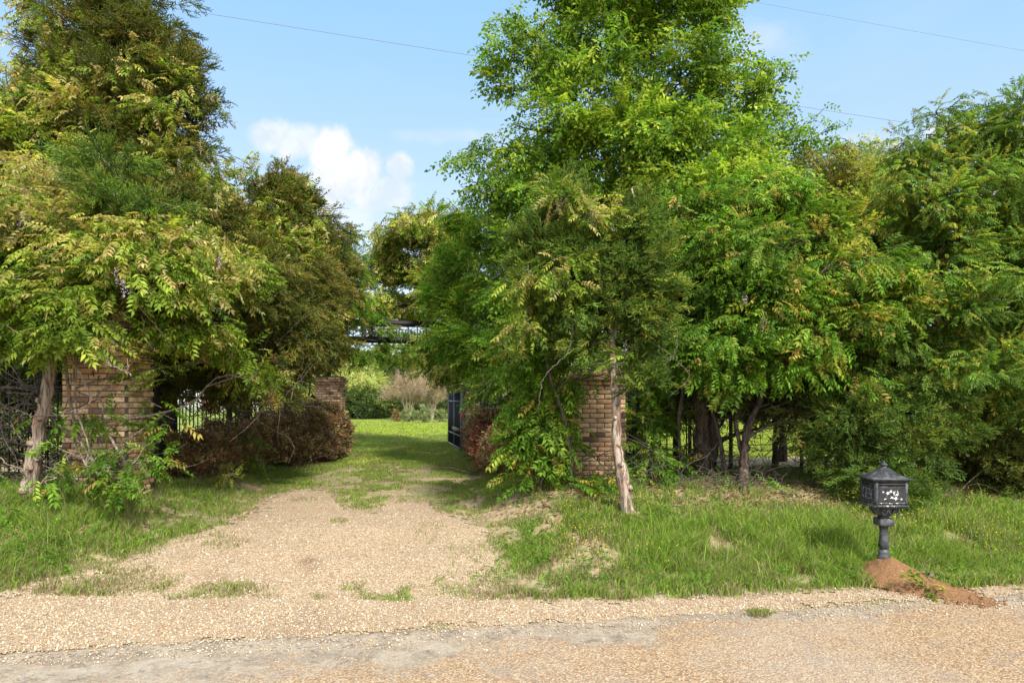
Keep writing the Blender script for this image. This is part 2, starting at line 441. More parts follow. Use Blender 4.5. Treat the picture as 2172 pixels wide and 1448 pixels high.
COUNT = [0]
DENS = 1.55
def plant(name, label, cat, base, trunks, blobs, kind, pal, seed, dens=110, new=.15, size=1.0, clump=.34, droop=.25,
          bark=None, group=None, twigs=6, sides=10, crown='crown', trunkname='trunk', limb=.035, shell=(.45, 1.05), extra=None, back=.45, twigr=1.0, knots=None):
    """trunks: list of (points, r0, r1). blobs: (px,py,d,rx_px,rz_px,ry_m[,new[,dens factor]])"""
    rg = np.random.default_rng(seed)
    root = empty(name, base, label, cat, group)
    g = Geo(); tg = Geo(); axis = []
    for pts, r0, r1 in trunks:
        n = max(8, int(5*len(pts)))
        c = curve(pts, n); rr = np.linspace(r0, r1, n)
        rr[0] *= 1.55; rr[1] *= 1.2; rr *= 1+rg.normal(0, .05, n)
        c[1:-1] += rg.normal(0, r0*.1, (n-2, 3))
        V, T = tube(c, rr, sides+3, .34, True, rg); tg.add(V, T); axis.append(c)
        if knots:
            for tt, ang in knots:
                p = c[int(tt*(n-1))]; rad = rr[int(tt*(n-1))]
                dv = np.array([math.cos(ang), math.sin(ang), .25]); V, T = tube([p, p+dv*rad*1.1, p+dv*rad*1.45], [rad*.62, rad*.5, rad*.36], 9, .2, True, rg)
                tg.add(V, T)
    axis = np.concatenate(axis)
    for bl in blobs:
        px, py, d, rx, rz, ry = bl[:6]; nw = bl[6] if len(bl) > 6 else new; df = bl[7] if len(bl) > 7 else 1
        c = P(px, py, d); r = np.array([rx/F*d, ry, rz/F*d])
        cc, u = blob_leaves(g, kind, pal, c, r, dens*df, rg, nw, size, clump, droop, shell, back)
        below = axis[axis[:, 2] < c[2]+.1] if (axis[:, 2] < c[2]+.1).any() else axis
        dd = np.linalg.norm(below-c, axis=1)+1.2*np.abs(below[:, 2]-(c[2]-.3*np.linalg.norm(below[:, :2]-c[:2], axis=1)))
        a = below[dd.argmin()]
        L = np.linalg.norm(c-a)
        p = bez(a, c, rg, 8, .05, .07); V, T = tube(p, np.linspace(limb*min(1.3, .5+L*.25), .006, 8), 6, .15, False, rg); tg.add(V, T)
        for k in rg.permutation(len(cc))[:twigs]:
            s = p[rg.integers(4, 8)]; q = bez(s, cc[k]+u[k]*clump*.5, rg, 5, .03, .1)
            V, T = tube(q, np.linspace(.009, .0028, 5)*twigr, 4, 0, False, rg); tg.add(V, T)
    if extra: extra(tg, g, rg)
    tg.build(trunkname, bark or M_BARKDARK, root, True)
    g.build(crown, LEAFMAT[kind], root)
    COUNT[0] += sum(len(t) for t in g.T)
    return root

def raceme(parent, top, L, rg, purple=True, name='blossom'):
    """hanging flower raceme"""
    g = Geo(); n = int(70*L/.25)
    t = rg.random(n); ang = rg.uniform(0, 6.28, n); rad = (.032*(1-t)+.008)*rg.uniform(.5, 1, n)
    pos = top+np.stack([rad*np.cos(ang), rad*np.sin(ang), -L*t], 1)
    q = []; C = []
    base = np.array([(.36, .28, .5), (.5, .42, .6), (.27, .2, .4), (.5, .45, .45)]) if purple else np.array([(.45, .35, .25), (.36, .28, .2), (.5, .42, .33)])
    for p in pos:
        d = rg.normal(0, 1, 3); d[2] -= .8
        q.append(leaflet(p, d, rg.normal(0, 1, 3), .018 if purple else .022, .013 if purple else .006)); C += [base[rg.integers(len(base))]]*2
    V, T, _ = pack(q); g.add(V, T, np.array(C))
    V, T = tube([top+[0, 0, .05], top+[.005, 0, -L*.5], top+[0, .005, -L]], [.0025, .002, .001], 4); g.add(V, T, (.3, .25, .15))
    return g.build(name, M_PETAL, parent)

def strands(pts_list, r0=.012, r1=.005):
    def f(tg, g, rg):
        for pts in pts_list:
            c = curve([P(*p) for p in pts], 6*len(pts)); c[1:-1] += rg.normal(0, .008, c[1:-1].shape)
            V, T = tube(c, np.linspace(r0, r1, len(c)), 5, .15, True, rg); tg.add(V, T)
    return f
# ------------------------------------------------------------------ ground, road, driveway
def ground_mat():
    m, nt, out = newmat('verge_soil'); b = NB(nt)
    tc = b.n('TexCoord'); pos = tc.outputs['Object']
    sx = b.n('SeparateXYZ'); b.set(sx.inputs[0], pos)
    n1 = b.noise(pos, 1.6, 5, .6); n2 = b.noise(pos, 14, 4, .6); n3 = b.noise(pos, 70, 3, .6); n4 = b.noise(pos, .35, 3)
    soil = b.mix(b.sstep(n2, .35, .65), (.2, .14, .085), (.34, .26, .165))
    soil = b.mix(b.math('MULTIPLY', b.sstep(n3, .5, .7), .7), soil, (.42, .34, .22))
    green = b.mix(b.sstep(n2, .3, .7), (.06, .1, .02), (.13, .17, .045))
    verge = b.mix(b.math('MULTIPLY', b.sstep(n1, .38, .62), .5), soil, green)
    mp = b.n('Mapping'); b.set(mp.inputs[0], pos); mp.inputs['Scale'].default_value = (.6, 2.2, 1); mp.inputs['Rotation'].default_value = (0, 0, .3)
    st = b.noise(mp.outputs[0], .5, 5, .65)
    lawn = b.mix(b.sstep(st, .35, .7), (.12, .175, .03), (.21, .25, .055))
    lawn = b.mix(b.math('MULTIPLY', b.sstep(n4, .45, .7), .55), lawn, (.27, .26, .085))
    lawn = b.mix(b.math('MULTIPLY', b.sstep(n3, .45, .7), .35), lawn, (.08, .12, .02))
    f = b.sstep(b.math('SUBTRACT', sx.outputs[1], b.math('MULTIPLY', n1, 6)), 13, 19)
    c = b.mix(f, verge, lawn)
    pr = b.n('BsdfPrincipled'); b.set(pr.inputs['Base Color'], c); pr.inputs['Roughness'].default_value = .95; pr.inputs['Specular IOR Level'].default_value = .1
    bp = b.n('Bump'); bp.inputs['Strength'].default_value = .6; bp.inputs['Distance'].default_value = .02
    b.set(bp.inputs['Height'], b.math('ADD', n3, n2)); nt.links.new(bp.outputs[0], pr.inputs['Normal'])
    nt.links.new(pr.outputs[0], out.inputs[0]); return m

def stones(b, pos, scale, cols):
    """rounded aggregate: random colour per stone, dark joints"""
    wn = b.n('TexNoise'); b.set(wn.inputs[0], pos); wn.inputs['Scale'].default_value = scale*.7; wn.inputs['Detail'].default_value = 1
    p2 = b.n('VectorMath', operation='MULTIPLY_ADD'); b.set(p2.inputs[0], wn.outputs[1]); p2.inputs[1].default_value = (.5/scale,)*3; b.set(p2.inputs[2], pos)
    v = b.vor(p2.outputs[0], scale); cs = b.n('SeparateXYZ'); b.set(cs.inputs[0], v.outputs[1])
    col = b.ramp(cs.outputs[0], [(i/len(cols), c) for i, c in enumerate(cols)], 'CONSTANT')
    col = b.mix(b.math('MULTIPLY', cs.outputs[1], .35), col, (.2, .15, .1))
    return col, v.outputs[0], cs.outputs[2]

def gravel_mat():
    m, nt, out = newmat('tan_gravel'); b = NB(nt); tc = b.n('TexCoord'); pos = tc.outputs['Object']
    c1, d1, h1 = stones(b, pos, 60, [(0.376, 0.280, 0.170), (0.438, 0.354, 0.244), (0.313, 0.206, 0.114), (0.414, 0.305, 0.193), (0.488, 0.426, 0.329), (0.251, 0.158, 0.085), (0.389, 0.317, 0.215)])
    c2, d2, h2 = stones(b, pos, 120, [(0.326, 0.244, 0.154), (0.389, 0.305, 0.204), (0.263, 0.176, 0.102), (0.426, 0.354, 0.261)])
    big = b.sstep(h1, .35, .4)
    c = b.mix(big, c2, c1)
    n1 = b.noise(pos, 2.2, 5, .6); n2 = b.noise(pos, .8, 3)
    c = b.mix(b.math('MULTIPLY', b.sstep(n1, .52, .72), .5), c, (.34, .24, .15))
    sx = b.n('SeparateXYZ'); b.set(sx.inputs[0], pos)
    for (x, y, r, a) in SPOTS:
        dx = b.math('SUBTRACT', sx.outputs[0], x); dy = b.math('MULTIPLY', b.math('SUBTRACT', sx.outputs[1], y), .75)
        ds = b.math('SQRT', b.math('ADD', b.math('MULTIPLY', dx, dx), b.math('MULTIPLY', dy, dy)))
        ds = b.math('ADD', ds, b.math('MULTIPLY', b.math('SUBTRACT', b.noise(pos, 9, 4), .5), r*1.4))
        c = b.mix(b.math('MULTIPLY', b.sstep(ds, r, r*.2), a), c, (.15, .09, .055))
    ro = b.math('ABSOLUTE', b.math('ADD', b.math('ADD', sx.outputs[0], 1.26), b.math('MULTIPLY', sx.outputs[1], .095))); ro = b.math('ABSOLUTE', b.math('SUBTRACT', b.math('ADD', ro, b.math('MULTIPLY', b.math('SUBTRACT', n1, .5), .5)), .85))
    c = b.mix(b.math('MULTIPLY', b.sstep(ro, .42, .1), .28), c, (.3, .22, .145))
    hgt = b.math('SUBTRACT', b.math('MULTIPLY', b.math('SUBTRACT', 1, d1), big), b.math('MULTIPLY', d2, .4))
    dark = b.math('MULTIPLY', b.sstep(b.mix(big, d2, d1), .45, .8), .75)
    c = b.mix(dark, c, (.16, .11, .07))
    pr = b.n('BsdfPrincipled'); b.set(pr.inputs['Base Color'], c); pr.inputs['Roughness'].default_value = .9; pr.inputs['Specular IOR Level'].default_value = .15
    bp = b.n('Bump'); bp.inputs['Strength'].default_value = .8; bp.inputs['Distance'].default_value = .012; b.set(bp.inputs['Height'], hgt)
    nt.links.new(bp.outputs[0], pr.inputs['Normal']); nt.links.new(pr.outputs[0], out.inputs[0]); return m

def road_mat():
    m, nt, out = newmat('chipseal_road'); b = NB(nt); tc = b.n('TexCoord'); pos = tc.outputs['Object']
    c1, d1, h1 = stones(b, pos, 75, [(0.316, 0.195, 0.096), (0.398, 0.282, 0.165), (0.262, 0.147, 0.067), (0.344, 0.225, 0.121), (0.453, 0.355, 0.232), (0.206, 0.104, 0.045), (0.344, 0.256, 0.165)])
    sx = b.n('SeparateXYZ'); b.set(sx.inputs[0], pos)
    s = b.math('MULTIPLY', b.math('SUBTRACT', b.math('SUBTRACT', sx.outputs[1], 5.45), b.math('MULTIPLY', sx.outputs[0], .171)), .9857)
    n1 = b.noise(pos, 1.1, 5, .62); n2 = b.noise(pos, 3.5, 5, .6); n3 = b.noise(pos, 30, 4, .6); n5 = b.noise(pos, 160, 2)
    c = b.mix(b.math('MULTIPLY', b.sstep(d1, .42, .78), .6), c1, (.1, .085, .07))
    c = b.mix(b.math('MULTIPLY', b.sstep(n2, .52, .7), .5), c, (.17, .145, .12)); c = b.mix(b.math('MULTIPLY', b.sstep(b.noise(pos, .7, 4, .6), .4, .65), .3), c, (.3, .27, .23))
    # worn grey asphalt along the broken edge: wide on one side, thin on the other
    wdt = b.math('ADD', b.math('MULTIPLY', b.sstep(sx.outputs[0], 2.6, -2.0), .52), .2)
    e = b.math('ADD', b.math('DIVIDE', s, wdt), b.math('MULTIPLY', b.math('SUBTRACT', n1, .5), 4.5))
    e = b.math('ADD', e, b.math('MULTIPLY', b.math('SUBTRACT', n3, .5), 2.2))
    edge = b.sstep(e, -1.5, -.8)
    grey = b.mix(b.sstep(n2, .35, .65), (0.155, 0.136, 0.107), (0.279, 0.245, 0.195))
    grey = b.mix(b.math('MULTIPLY', b.sstep(n3, .5, .68), .7), grey, (0.341, 0.293, 0.228))
    grey = b.mix(b.math('MULTIPLY', b.sstep(n5, .6, .75), .7), grey, (0.480, 0.425, 0.338))
    n6 = b.noise(pos, 5.5, 5, .7, 1.0)
    grey = b.mix(b.math('MULTIPLY', b.sstep(n6, .53, .63), .85), grey, (.085, .078, .072))
    wv = b.n('TexNoise'); b.set(wv.inputs[0], pos); wv.inputs['Scale'].default_value = 3; wv.inputs['Detail'].default_value = 5; wq = b.n('VectorMath', operation='MULTIPLY_ADD'); b.set(wq.inputs[0], wv.outputs[1]); wq.inputs[1].default_value = (.9, .9, .9); b.set(wq.inputs[2], pos)
    cr = b.vor(wq.outputs[0], 1.1, 'DISTANCE_TO_EDGE'); crack = b.math('MULTIPLY', b.sstep(b.math('ADD', cr.outputs[0], b.math('MULTIPLY', n3, .02)), .02, .006), .7)
    grey = b.mix(crack, grey, (.07, .06, .05))
    c = b.mix(b.math('MULTIPLY', edge, b.math('ADD', .55, b.math('MULTIPLY', b.sstep(h1, .8, .2), .4))), c, grey)
    pr = b.n('BsdfPrincipled'); b.set(pr.inputs['Base Color'], c); pr.inputs['Roughness'].default_value = .85; pr.inputs['Specular IOR Level'].default_value = .2
    bp = b.n('Bump'); bp.inputs['Strength'].default_value = .7; bp.inputs['Distance'].default_value = .008
    b.set(bp.inputs['Height'], b.math('ADD', b.math('MULTIPLY', b.math('SUBTRACT', 1, d1), b.math('SUBTRACT', 1, b.math('MULTIPLY', edge, .7))), b.math('MULTIPLY', n3, .4)))
    nt.links.new(bp.outputs[0], pr.inputs['Normal']); nt.links.new(pr.outputs[0], out.inputs[0]); return m

def grid_mesh(name, xs, ys, zf, mat, keep=None, smooth_=True):
    X, Y = np.meshgrid(xs, ys); Z = zf(X, Y)
    V = np.stack([X, Y, Z], -1).reshape(-1, 3); nx = len(xs); ny = len(ys)
    i, j = np.meshgrid(np.arange(nx-1), np.arange(ny-1)); a = (j*nx+i).ravel()
    if keep is not None:
        xc = (xs[:-1]+xs[1:])/2; yc = (ys[:-1]+ys[1:])/2; K = keep(*np.meshgrid(xc, yc)).ravel(); a = a[K]
    T = np.concatenate([np.stack([a, a+1, a+nx+1], 1), np.stack([a, a+nx+1, a+nx], 1)])
    u, inv = np.unique(T, return_inverse=True)
    g = Geo(); g.add(V[u], inv.reshape(T.shape)); return g.build(name, mat, None, smooth_)

GPOLY = np.array([(-700, 1700), (-700, 1285), (0, 1262), (150, 1222), (270, 1195), (360, 1150), (480, 1118), (555, 1072), (600, 1045), (690, 1036), (722, 1062), (745, 1092),
  (790, 1084), (835, 1056), (905, 1054), (938, 1090), (1010, 1106), (1052, 1150), (1070, 1195), (1030, 1236), (1100, 1262), (1300, 1279), (1420, 1264), (1800, 1254), (2172, 1246), (3000, 1238), (3000, 1700)], float)
def in_poly(px, py, poly):
    c = np.zeros(px.shape, bool); n = len(poly)
    for i in range(n):
        x1, y1 = poly[i]; x2, y2 = poly[i-1]
        hit = ((y1 > py) != (y2 > py)) & (px < (x2-x1)*(py-y1)/(y2-y1+1e-9)+x1); c ^= hit
    return c
_OFF = [(math.cos(k*2.4)*math.sqrt((k+.5)/9), math.sin(k*2.4)*math.sqrt((k+.5)/9)) for k in range(9)]
def softg(x, y):
    """share of gravel round a point: 1 well inside the apron, 0 well outside"""
    px, py = project(x, y, terrain(x, y)); sc = 7.5/np.maximum(y, 3); g = np.zeros(np.shape(px))
    for ox, oy in _OFF: g += in_poly(px+ox*62*sc, py+oy*21*sc, GPOLY)
    return g/9
def gravel_mask(x, y):
    n = (fbm(x*3, y*3, 21)-.5)*1.3+(fbm(x*13, y*13, 31, 3)-.5)*1.3; s = sdist(x, y)
    edge = (fbm(x*4, y*4, 33)-.5)*.34+(fbm(x*17, y*17, 34, 2)-.5)*.12
    return (softg(x, y)+n*.55 > .5) & (s > -.03+edge)
PATCH = [(300, 1262, 260, 38, .8), (80, 1290, 160, 18, .5), (440, 1255, 120, 22, .9), (800, 1265, 130, 26, .9), (1180, 1268, 190, 24, .95), (1000, 1240, 90, 30, .6), (720, 1105, 22, 8, 1), (640, 1060, 30, 8, .5),
         (860, 1062, 45, 6, .8), (930, 1130, 60, 25, .25), (1010, 1180, 60, 45, .4), (470, 1150, 60, 18, .35), (230, 1215, 110, 22, .7), (1380, 1282, 80, 8, .4)]
def patch(px, py):
    r = np.zeros(px.shape)
    for (cx, cy, rx, ry, a) in PATCH: r = np.maximum(r, a*np.clip(1.4-((px-cx)/rx)**2-((py-cy)/ry)**2, 0, 1))
    return r

SPOTS = []
for (px, py, r, a) in [(652, 1190, .13, .75), (660, 1205, .2, .45), (1000, 1345, .2, .4), (450, 1225, .25, .35), (650, 1330, .5, .35)]:
    p = ground(px, py); SPOTS.append((p[0], p[1], r, a))
M_GROUND = ground_mat(); M_GRAVEL = gravel_mat(); M_ROAD = road_mat()
def nonuni(lo, hi, step, ext):
    a = np.arange(lo, hi+1e-6, step); out = [hi]; st = step
    while out[-1] < ext: st *= 1.25; out.append(out[-1]+st)
    out2 = [lo]; st = step
    while out2[-1] > -ext: st *= 1.25; out2.append(out2[-1]-st)
    return np.concatenate([out2[:0:-1], a[:-1], out])
gx = nonuni(-13, 13, .13, 420); gy = nonuni(2, 26, .13, 420)
tag(grid_mesh('ground', gx, gy, lambda x, y: np.where(sdist(x, y) < -.08, -.06, terrain(x, y)), M_GROUND), kind='structure')
# road: strip along the verge with a ragged edge
ss = np.concatenate([np.linspace(-6.5, -.9, 15), np.linspace(-.85, 0, 18)]); tt = np.arange(-90, 90.1, .12)
def road_strip():
    S, Tt = np.meshgrid(ss, tt); rag = (fbm(Tt*1.5, Tt*0, 61)-.5)*.22+(fbm(Tt*7, Tt*0, 62)-.5)*.08
    S = S+np.where(S > -.9, (S+.9)/.9*rag, 0)
    ct, st = .9857, .9857*.171
    x = Tt*ct-S*st; y = 5.45+Tt*st+S*ct
    z = .004+np.interp(S, [-6.5, -3.2, -.3, .2], [.0, .05, .004, .0])
    V = np.stack([x, y, z], -1).reshape(-1, 3); n = len(ss); i, j = np.meshgrid(np.arange(n-1), np.arange(len(tt)-1)); a = (j*n+i).ravel()
    g = Geo(); g.add(V, np.concatenate([np.stack([a, a+1, a+n+1], 1), np.stack([a, a+n+1, a+n], 1)])); return g.build('road', M_ROAD, None, True)
tag(road_strip(), kind='structure')
tag(grid_mesh('gravel_driveway', np.arange(-9, 9, .035), np.arange(3.8, 12.4, .035), lambda x, y: terrain(x, y)+.009, M_GRAVEL, gravel_mask), kind='structure')

# loose stones
def pebbles():
    rg = np.random.default_rng(5); n = 120000
    d = 4.6*(2.6**rg.random(n)); x = rg.uniform(-.82, .82, n)*d
    s = sdist(x, d); sg = softg(x, d); ok = (rg.random(n) < sg**1.5) & (s > -.05) | ((s > -.35) & (s < .05) & (rg.random(n) < .3)) | ((s > -1.6) & (s < 0) & (rg.random(n) < .03))
    x = x[ok]; d = d[ok]; n = len(x); z = np.where(sdist(x, d) < 0, .01, terrain(x, d)+.009)
    o = np.array([[1, 0, 0], [0, 1, 0], [-1, 0, 0], [0, -1, 0], [0, 0, 1], [0, 0, -1.]]); T = np.array([[0, 1, 4], [1, 2, 4], [2, 3, 4], [3, 0, 4], [1, 0, 5], [2, 1, 5], [3, 2, 5], [0, 3, 5]])
    r = np.minimum(rg.gamma(2.6, .0019, n)+.0025, .014); a = rg.uniform(0, 6.28, n); asp = rg.uniform(.6, 1, n); h = rg.uniform(.45, .8, n)
    V = o[None]*np.stack([r, r*asp, r*h], 1)[:, None]*(1+rg.normal(0, .16, (n, 6, 1)))
    ca, sa = np.cos(a)[:, None], np.sin(a)[:, None]
    V = np.stack([V[..., 0]*ca-V[..., 1]*sa, V[..., 0]*sa+V[..., 1]*ca, V[..., 2]+(r*h*.35)[:, None]], -1)+np.stack([x, d, z], 1)[:, None]
    pal = np.array([(0.421, 0.314, 0.195), (0.475, 0.380, 0.260), (0.339, 0.230, 0.127), (0.529, 0.467, 0.364), (0.257, 0.164, 0.091), (0.407, 0.329, 0.230), (0.203, 0.178, 0.145)])
    C = np.repeat(pal[rg.integers(0, len(pal), n)]*rg.uniform(.8, 1.15, (n, 1)), 8, 0)
    g = Geo(); g.add(V.reshape(-1, 3), (T[None]+6*np.arange(n)[:, None, None]).reshape(-1, 3), C)
    return g.build('gravel', simple_mat('loose_stone', (.5, .4, .3), .85, 0, .2, .25, 90, (.3, .22, .15), attr=True))
tag(pebbles(), 'loose tan gravel stones scattered over the driveway apron and road edge', 'gravel', kind='stuff')

# ------------------------------------------------------------------ grass
def blades(name, x, y, h, w, cols, label, lean=.5, rg=None):
    n = len(x); z = terrain(x, y)-.005; a = rg.uniform(0, 6.28, n)
    side = np.stack([np.cos(a), np.sin(a), 0*a], 1); la = rg.uniform(0, 6.28, n); le = h*lean*rg.random(n)**.7
    ld = np.stack([np.cos(la)+.25, np.sin(la), 0*la], 1)
    p = np.stack([x, y, z], 1); wv = side*(w/2)[:, None]; up = np.array([0, 0, 1.])
    m = p+up*(h*.55)[:, None]+ld*(le*.3)[:, None]; t = p+up*(h*(1-.25*lean))[:, None]+ld*le[:, None]
    V = np.stack([p-wv, p+wv, m-wv*.75, m+wv*.75, t], 1)
    T = np.array([[0, 1, 3], [0, 3, 2], [2, 3, 4]]); C = np.repeat(cols, 3, 0)
    g = Geo(); g.add(V.reshape(-1, 3), (T[None]+5*np.arange(n)[:, None, None]).reshape(-1, 3), C)
    return tag(g.build(name, M_GRASS), label, 'grass', kind='stuff')

GR = np.array([(.14, .24, .025), (.18, .285, .03), (.11, .195, .022), (.23, .31, .045)]); DRY = np.array([(.27, .22, .12), (.22, .17, .085), (.31, .26, .14)])
def gcols(n, rg, dry):
    c = GR[rg.integers(0, len(GR), n)]*rg.uniform(.75, 1.25, (n, 1)); k = rg.random(n) < dry
    return np.where(k[:, None], DRY[rg.integers(0, 3, n)]*rg.uniform(.7, 1.1, (n, 1)), c)

def verge_grass():
    rg = np.random.default_rng(21); n = 520000
    d = 5.8*(1.75**rg.random(n)); x = rg.uniform(-.84, .84, n)*d
    s = sdist(x, d); gm = gravel_mask(x, d); px, py = project(x, d, terrain(x, d))
    xc = -1.85-.095*(d-6.2); left = x < xc
    tuft = fbm(x*3.2, d*3.2, 71, 3); patchn = fbm(x*.9, d*.9, 77, 3)
    away = smooth(2.0, 3.0, np.abs(x-xc))
    # tall strip: grows up the bank, thins out under the trees
    prof = np.where(left, np.interp(s, [.3, .9, 1.6, 2.6, 3.3, 3.9], [0, .5, 1, 1, .9, .0]), np.interp(s, [.25, .5, .8, 1.4, 1.8, 2.1, 2.5], [0, .7, 1, .9, .5, .12, 0.]))
    pr = prof*away*smooth(.3, .5, tuft)*np.where(left, 1, smooth(.9, 2.0, x+(fbm(x*2, d*2, 55, 3)-.5)*1.2))
    pr = pr*(1-smooth(.1, .75, softg(x, d))); k = rg.random(n) < pr
    x, d, s, left, tuft, patchn, away = [v[k] for v in (x, d, s, left, tuft, patchn, away)]; n = len(x)
    hh = np.where(left, np.interp(s, [.5, 1.2, 2.2, 3.2], [.06, .11, .2, .26]), np.interp(s, [.3, .8, 1.3, 1.9, 2.6], [.07, .16, .26, .22, .14]))
    h = .87*hh*(.5+1.0*tuft)*rg.uniform(.45, 1.25, n)*(.5+.5*away)
    h = h*(1+.8*np.exp(-((x-3.38)/.22)**2-((d-6.32)/.25)**2))
    q = rg.random(n) < np.where(left, .012, .005)*(hh > .12); h = np.where(q, rg.uniform(.32, .5, n), h)
    return blades('verge_grass', x, d, h, rg.uniform(.004, .0085, n), gcols(n, rg, .07+.22*smooth(.5, .72, patchn)), 'tall green grass on the roadside banks either side of the driveway', .75, rg)
verge_grass()

def short_grass():
    rg = np.random.default_rng(22); n = 1000000
    d = 6.0*(4.6**rg.random(n)); x = np.where(d < 11, rg.uniform(-.84, .84, n)*d, rg.uniform(-1, 1, n)*3.8-1.9-.08*(d-6))
    s = sdist(x, d); gm = gravel_mask(x, d); px, py = project(x, d, terrain(x, d))
    xc = -1.85-.095*(d-6.2); off = x-xc
    rut = np.exp(-((np.abs(off)-.82)/.38)**2)*smooth(24, 15, d)
    pn = fbm(x*1.4, d*1.4, 81, 4); tuft = fbm(x*6, d*4, 83, 3)
    sg = softg(x, d); pt = .62*patch(px, py)*smooth(.36, .54, fbm(x*4, d*4, 91, 3)); p = np.maximum(pt*(sg > .3), (1-smooth(.05, .85, sg))*smooth(.25, .55, pn)*(1-.9*rut)*smooth(.28, .52, tuft)); p *= np.where((np.abs(off) > 3) & (s > 2.4), .35, 1)
    p = p*(s > .25)
    k = rg.random(n) < p; x, d, pn, rut, gm, tuft, off = [v[k] for v in (x, d, pn, rut, gm, tuft, off)]; n = len(x)
    h = (.035+.05*tuft)*rg.uniform(.5, 1.3, n)*(1+.9*smooth(1.4, 2.6, np.abs(off)))*(1+.5*smooth(12, 20, d))
    return blades('short_grass', x, d, h, rg.uniform(.005, .009, n)*np.maximum(1, d/11), gcols(n, rg, np.clip(.2+.4*smooth(.6, .35, pn)+.2*gm, 0, .8)), 'short patchy grass on the driveway strip running through the gate', .9, rg)
short_grass()

def lawn_grass():
    rg = np.random.default_rng(23); n = 200000
    d = 16*(2.6**rg.random(n)); x = rg.uniform(-.36, .5, n)*d
    k = fbm(x*2, d*1.2, 95, 3)+.25*rg.random(n) > .42
    x, d = x[k], d[k]; n = len(x)
    c = gcols(n, rg, .12)*np.array([1.5, 1.3, 1.2])
    return blades('lawn_grass', x, d, .04+.05*rg.random(n), rg.uniform(.012, .02, n)*d/16, c, 'mown pale green lawn beyond the open gate', .9, rg)
lawn_grass()

def litter():
    rg = np.random.default_rng(24); n = 46000
    d = 6.6*(1.9**rg.random(n)); x = rg.uniform(-.85, .85, n)*d; s = sdist(x, d)
    xc = -1.85-.095*(d-6.2); p = smooth(1.4, 2.2, s)*smooth(1.9, 3., np.abs(x-xc))*np.where(x > xc, 1, .5)+.06*(s > .4)
    k = (rg.random(n) < p) & ~gravel_mask(x, d); x = x[k]; d = d[k]; n = len(x)
    pos = np.stack([x, d, terrain(x, d)+.012], 1); q = []; C = []
    pal = np.array([(.3, .17, .09), (.22, .13, .075), (.4, .27, .15), (.34, .25, .17), (.16, .09, .055)])
    for i in range(n):
        dv = rg.normal(0, 1, 3); dv[2] *= .25; q.append(leaflet(pos[i], dv, np.array([0, 0, 1.])+rg.normal(0, .45, 3), rg.uniform(.03, .075), rg.uniform(.018, .04), .6))
    C = np.repeat(pal[rg.integers(0, 5, n)]*rg.uniform(.7, 1.2, (n, 1)), 2, 0)
    V, T, _ = pack(q); g = Geo(); g.add(V, T, C); return g.build('leaf_litter', M_LITTER)
tag(litter(), 'brown fallen leaves scattered on the bank under the trees', 'leaves', kind='stuff')

def weeds():
    rg = np.random.default_rng(25); n = 5200
    d = 6.2*(1.8**rg.random(n)); x = rg.uniform(-.84, .84, n)*d; s = sdist(x, d); xc = -1.85-.095*(d-6.2)
    cl = fbm(x*1.1, d*1.1, 99, 3); p = smooth(.5, .62, cl)*smooth(.35, .6, s)*smooth(1.3, 2.6, np.abs(x-xc))*(s < 5)+.7*smooth(2.3, 3, s)*(s < 4.3)*smooth(2.2, 3., np.abs(x-xc))
    k = (rg.random(n) < p) & ~gravel_mask(x, d); x = x[k]; d = d[k]; n = len(x); h = rg.uniform(.01, .1, n)
    pos = np.stack([x, d, terrain(x, d)+h], 1); D = rg.normal(0, .7, (n, 3)); D[:, 2] = rg.uniform(.0, .7, n)
    old, nw = PAL['privet']; C = old[rg.integers(0, 3, n)]*rg.uniform(.85, 1.4, (n, 1)); g = Geo()
    scatter(g, 'privet', pos, D, rg.uniform(.45, .95, n), C, rg); return g.build('weeds', M_BROAD)
tag(weeds(), 'low leafy green weeds in the roadside grass and under the trees', 'weeds', kind='stuff')

def wildflowers():
    rg = np.random.default_rng(26); n = 2600; d = 6.4*(1.5**rg.random(n)); x = rg.uniform(.5, 6, n); s = sdist(x, d)
    k = (s > .5) & (s < 2.4) & (fbm(x*1.5, d*1.5, 66, 3) > .5); x = x[k]; d = d[k]; q = []
    for i in range(len(x)):
        p = np.array([x[i], d[i], float(terrain(x[i], d[i]))+rg.uniform(.1, .27)])
        for j in range(3): dv = rg.normal(0, 1, 3); q.append(leaflet(p, dv, rg.normal(0, 1, 3), .011, .008))
    V, T, _ = pack(q); g = Geo(); g.add(V, T, (.62, .5, .05)); return g.build('wildflowers', M_PETAL)
tag(wildflowers(), 'tiny yellow wildflowers dotted through the grass near the mailbox', 'wildflowers', kind='stuff')
# ------------------------------------------------------------------ sky, sun, camera
SUN = np.array([.3, -.62, .7]); SUN /= np.linalg.norm(SUN)
elev = math.asin(SUN[2]); rot = math.atan2(SUN[0], SUN[1])
w = bpy.data.worlds.new('World'); scene.world = w; w.use_nodes = True
nt = w.node_tree; nt.nodes.clear(); b = NB(nt)
wo = nt.nodes.new('ShaderNodeOutputWorld'); bg = nt.nodes.new('ShaderNodeBackground'); nt.links.new(bg.outputs[0], wo.inputs[0])
sky = nt.nodes.new('ShaderNodeTexSky'); sky.sky_type = 'NISHITA'; sky.sun_disc = False; sky.sun_elevation = elev; sky.sun_rotation = rot
sky.air_density = 1.0; sky.dust_density = .6; sky.ozone_density = 1.5
tc = b.n('TexCoord'); sp = b.n('SeparateXYZ'); b.set(sp.inputs[0], tc.outputs['Generated'])
yy = b.math('MAXIMUM', sp.outputs[1], .12); U = b.math('DIVIDE', sp.outputs[0], yy); Vv = b.math('DIVIDE', sp.outputs[2], yy)
ay = b.math('ADD', b.math('ABSOLUTE', sp.outputs[1]), .12)
uv = b.n('CombineXYZ'); b.set(uv.inputs[0], U); b.set(uv.inputs[1], Vv)
